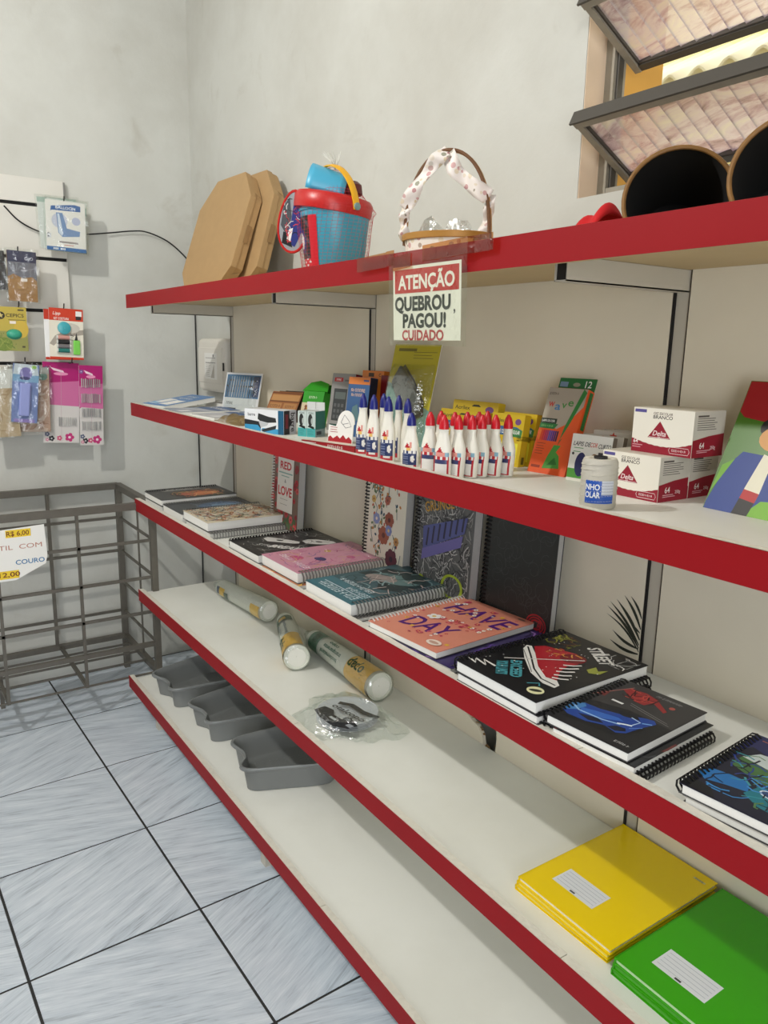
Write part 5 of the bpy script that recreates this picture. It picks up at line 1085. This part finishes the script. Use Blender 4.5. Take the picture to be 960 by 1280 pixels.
n = pack('hair_clip_card', 'wide pink card of hair clips partly behind the lilac pack', .128, .300, -.470, 1.268, .070, d_pin, 3.0, 0, .003, False, 'card', group='pink hair clip cards')
pins(n, -.010, .050, (-.215,), .004)
def d_raz(p):
    p.rect(0, 0, 1, 1, (120, 140, 196)); p.rect(0, .70, 1, .82, (130, 176, 214)); p.poly([(0, .82), (1, .82), (.92, 1), (.06, 1)], (206, 216, 226)); p.ell(.5, .84, .24, .11, (132, 124, 190)); p.ell(.46, .76, .2, .03, (60, 60, 120)); p.ell(.8, .96, .1, .03, (150, 200, 90)); p.rect(.28, .30, .72, .68, (150, 150, 210)); p.rect(.34, .12, .70, .34, (196, 206, 230)); p.rect(.1, .0, .9, .06, (150, 130, 200)); p.lines(.36, .14, .66, .32, 5, (120, 130, 180))
n = pack('lilac_blister', 'lilac and blue blister pack in front of a pink pouch', .086, .208, -.598, 1.262, .122, d_raz, 6, 0, .006, True, 'pack', (130, 150, 200))
B().box(-.020, .016, -.185, -.068, .006, .018, mat((150, 160, 214), .3)).build('lilac_piece', n, bevel=.005)
pack('pink_pouch', 'pinkish clear pouch behind the lilac blister pack', .135, .235, -.585, 1.252, .085, lambda p: (p.rect(0, 0, 1, 1, (196, 160, 142)), p.scribble(.02, .02, .98, .8, 50, [(206, 176, 160), (176, 136, 118), (214, 190, 176)], .006, .08), p.ell(.84, .86, .12, .06, (110, 150, 140)), p.rect(0, .9, 1, 1, (176, 176, 172))), 2, 0, .010, True, 'pouch', (186, 150, 134))
pack('kraft_pouch', 'kraft paper pouch at the left edge, lowest groove', .12, .24, -.700, 1.244, .110, lambda p: (p.rect(0, 0, 1, 1, (196, 172, 140)), p.rect(0, .72, 1, 1, (222, 220, 214)), p.scribble(.02, .02, .98, .7, 24, [(170, 140, 104), (214, 196, 168)], .003, .06)), -2, 0, .010, True, 'pouch', (190, 166, 132))

# cable, breaker box
cb = B(); pts = [(XW + .030, -.615, 1.808), (XW + .034, -.575, 1.765), (XW + .034, -.525, 1.738), (XW + .030, -.47, 1.726), (XW + .028, -.40, 1.730), (XW + .028, -.342, 1.737), (XW + .026, -.25, 1.752), (XW + .024, -.17, 1.766), (XW + .022, -.11, 1.768), (XW + .02, -.03, 1.742), (XW + .016, .03, 1.70), (XW + .012, .066, 1.66), (XW + .010, YW - .006, 1.60), (XW + .010, YW - .006, 1.2), (XW + .010, YW - .006, .8), (XW + .010, YW - .006, .24)]
cu = []
for i in range(len(pts) - 1):
    p0, p1, p2, p3 = [Vector(pts[max(0, min(len(pts) - 1, i + k))]) for k in (-1, 0, 1, 2)]
    for k in range(6):
        t = k / 6; cu.append(.5 * ((2 * p1) + (p2 - p0) * t + (2 * p0 - 5 * p1 + 4 * p2 - p3) * t * t + (3 * p1 - p0 - 3 * p2 + p3) * t ** 3))
cb.tube(cu + [pts[-1]], .0028, BLACK, 6); tag(cb.build('black_cable', smooth=True), 'black cable looping across the left wall and down the corner', 'cable')
bx = thing('breaker_box', 'white electrical breaker box on wall beside the shelving', 'breaker box', (-.350, YW, 1.162)); BW = mat((232, 228, 218), .4)
B().box(0, .275, -.040, 0, 0, .205, BW).build('housing', bx, bevel=.018, seg=4)
dr = B().box(.012, .255, -.0435, -.039, .035, .170, BW).build('door', bx, bevel=.003)
B().box(.259, .265, -.044, -.039, .085, .115, mat((50, 46, 42), .4)).build('latch', bx)
B().box(.08, .205, -.0442, -.0434, .05, .150, PAPER).build('instruction_sheet', dr); p = Pr(.125, .10, .0004); p.lines(.1, .1, .5, .6, 8, (150, 146, 140)); p.rect(.1, .8, .9, .82, (150, 146, 140)); p.rect(.1, .62, .9, .64, (120, 116, 112)); p.rect(.7, .85, .76, .95, (60, 60, 60)); p.poly([(.5, .05), (.8, .05), (.8, .6)], (196, 190, 180)); p.build('sheet_print', dr, (.08, -.0444, .05), FRONT)

# ------------------------------------------------------------------ metal bin by the left wall with price paper
MET = mat((112, 108, 100), .5, .55, vary=.15, scale=50)
bn = thing('wire_bin', 'grey metal bar bin standing empty by the left wall', 'bin', (0, 0, 0))
X0, X1, Y0, Y1, ZB, ZT = -.432, .0, -1.15, -.278, .142, .780
def mb(name, a, c, w, h=None): B().bar(a, c, w, MET, h).build(name, bn)
for (x, y, z0) in ((X0, Y1, 0), (X1, Y1, 0), (X0, Y0, 0), (X1, Y0, 0)): mb('corner_post', (x, y, z0), (x, y, ZT), .022)
mb('leg', (-.29, -.777, 0), (-.29, -.777, ZB), .014)
for z, w in ((ZT, .024), (ZB, .020)):
    mb('rail', (X0, Y0, z), (X0, Y1, z), w); mb('rail', (X1, Y0, z), (X1, Y1, z), w if z > .5 else .006); mb('rail', (X0, Y1, z), (X1, Y1, z), w); mb('rail', (X0, Y0, z), (X1, Y0, z), w)
for z in (.650, .512, .380, .255):
    mb('side_bar', (X0, Y0, z), (X0, Y1, z), .010); mb('side_bar', (X1, Y0, z), (X1, Y1, z), .010 if z > .3 else .016); mb('side_bar', (X0, Y1, z), (X1, Y1, z), .008)
for y in (-.535, -.79):
    mb('upright_bar', (X1, y, ZB), (X1, y, ZT), .010); mb('upright_bar', (X0, y - .012, ZB), (X0, y - .012, ZT), .012); mb('floor_bar', (X0, y, ZB), (X1, y, ZB), .012)
mb('upright_bar', (-.18, Y1, ZB), (-.18, Y1, ZT), .006)
for x in (-.33, -.23, -.13): mb('floor_bar', (x, Y0, ZB), (x, Y1, ZB), .007)
ps = thing('price_paper', 'white paper price notice hung on the metal bin', 'notice', (.018, -.90, .575), (PI/2, 0, PI/2))
ol = [(0, 0), (.16, .0), (.255, .045), (.262, .075), (.258, .178), (0, .165)]
B().prism(ol, -.0006, 0, PAPER).build('paper_sheet', ps)
p = Pr(.26, .18, .0003); p.rect(.54, .80, .83, .94, (240, 206, 50)); p.text('R$ 6,00', .68, .87, .085, (110, 40, 20), .26); p.text('TIL  COM', .70, .62, .085, (190, 130, 110), .50, bold=.0); p.text('COURO', .80, .33, .085, (50, 120, 170), .34); p.rect(.2, .04, .66, .19, (240, 206, 50)); p.text('12,00', .55, .12, .085, (110, 40, 20), .24)
p.build('paper_print', ps)
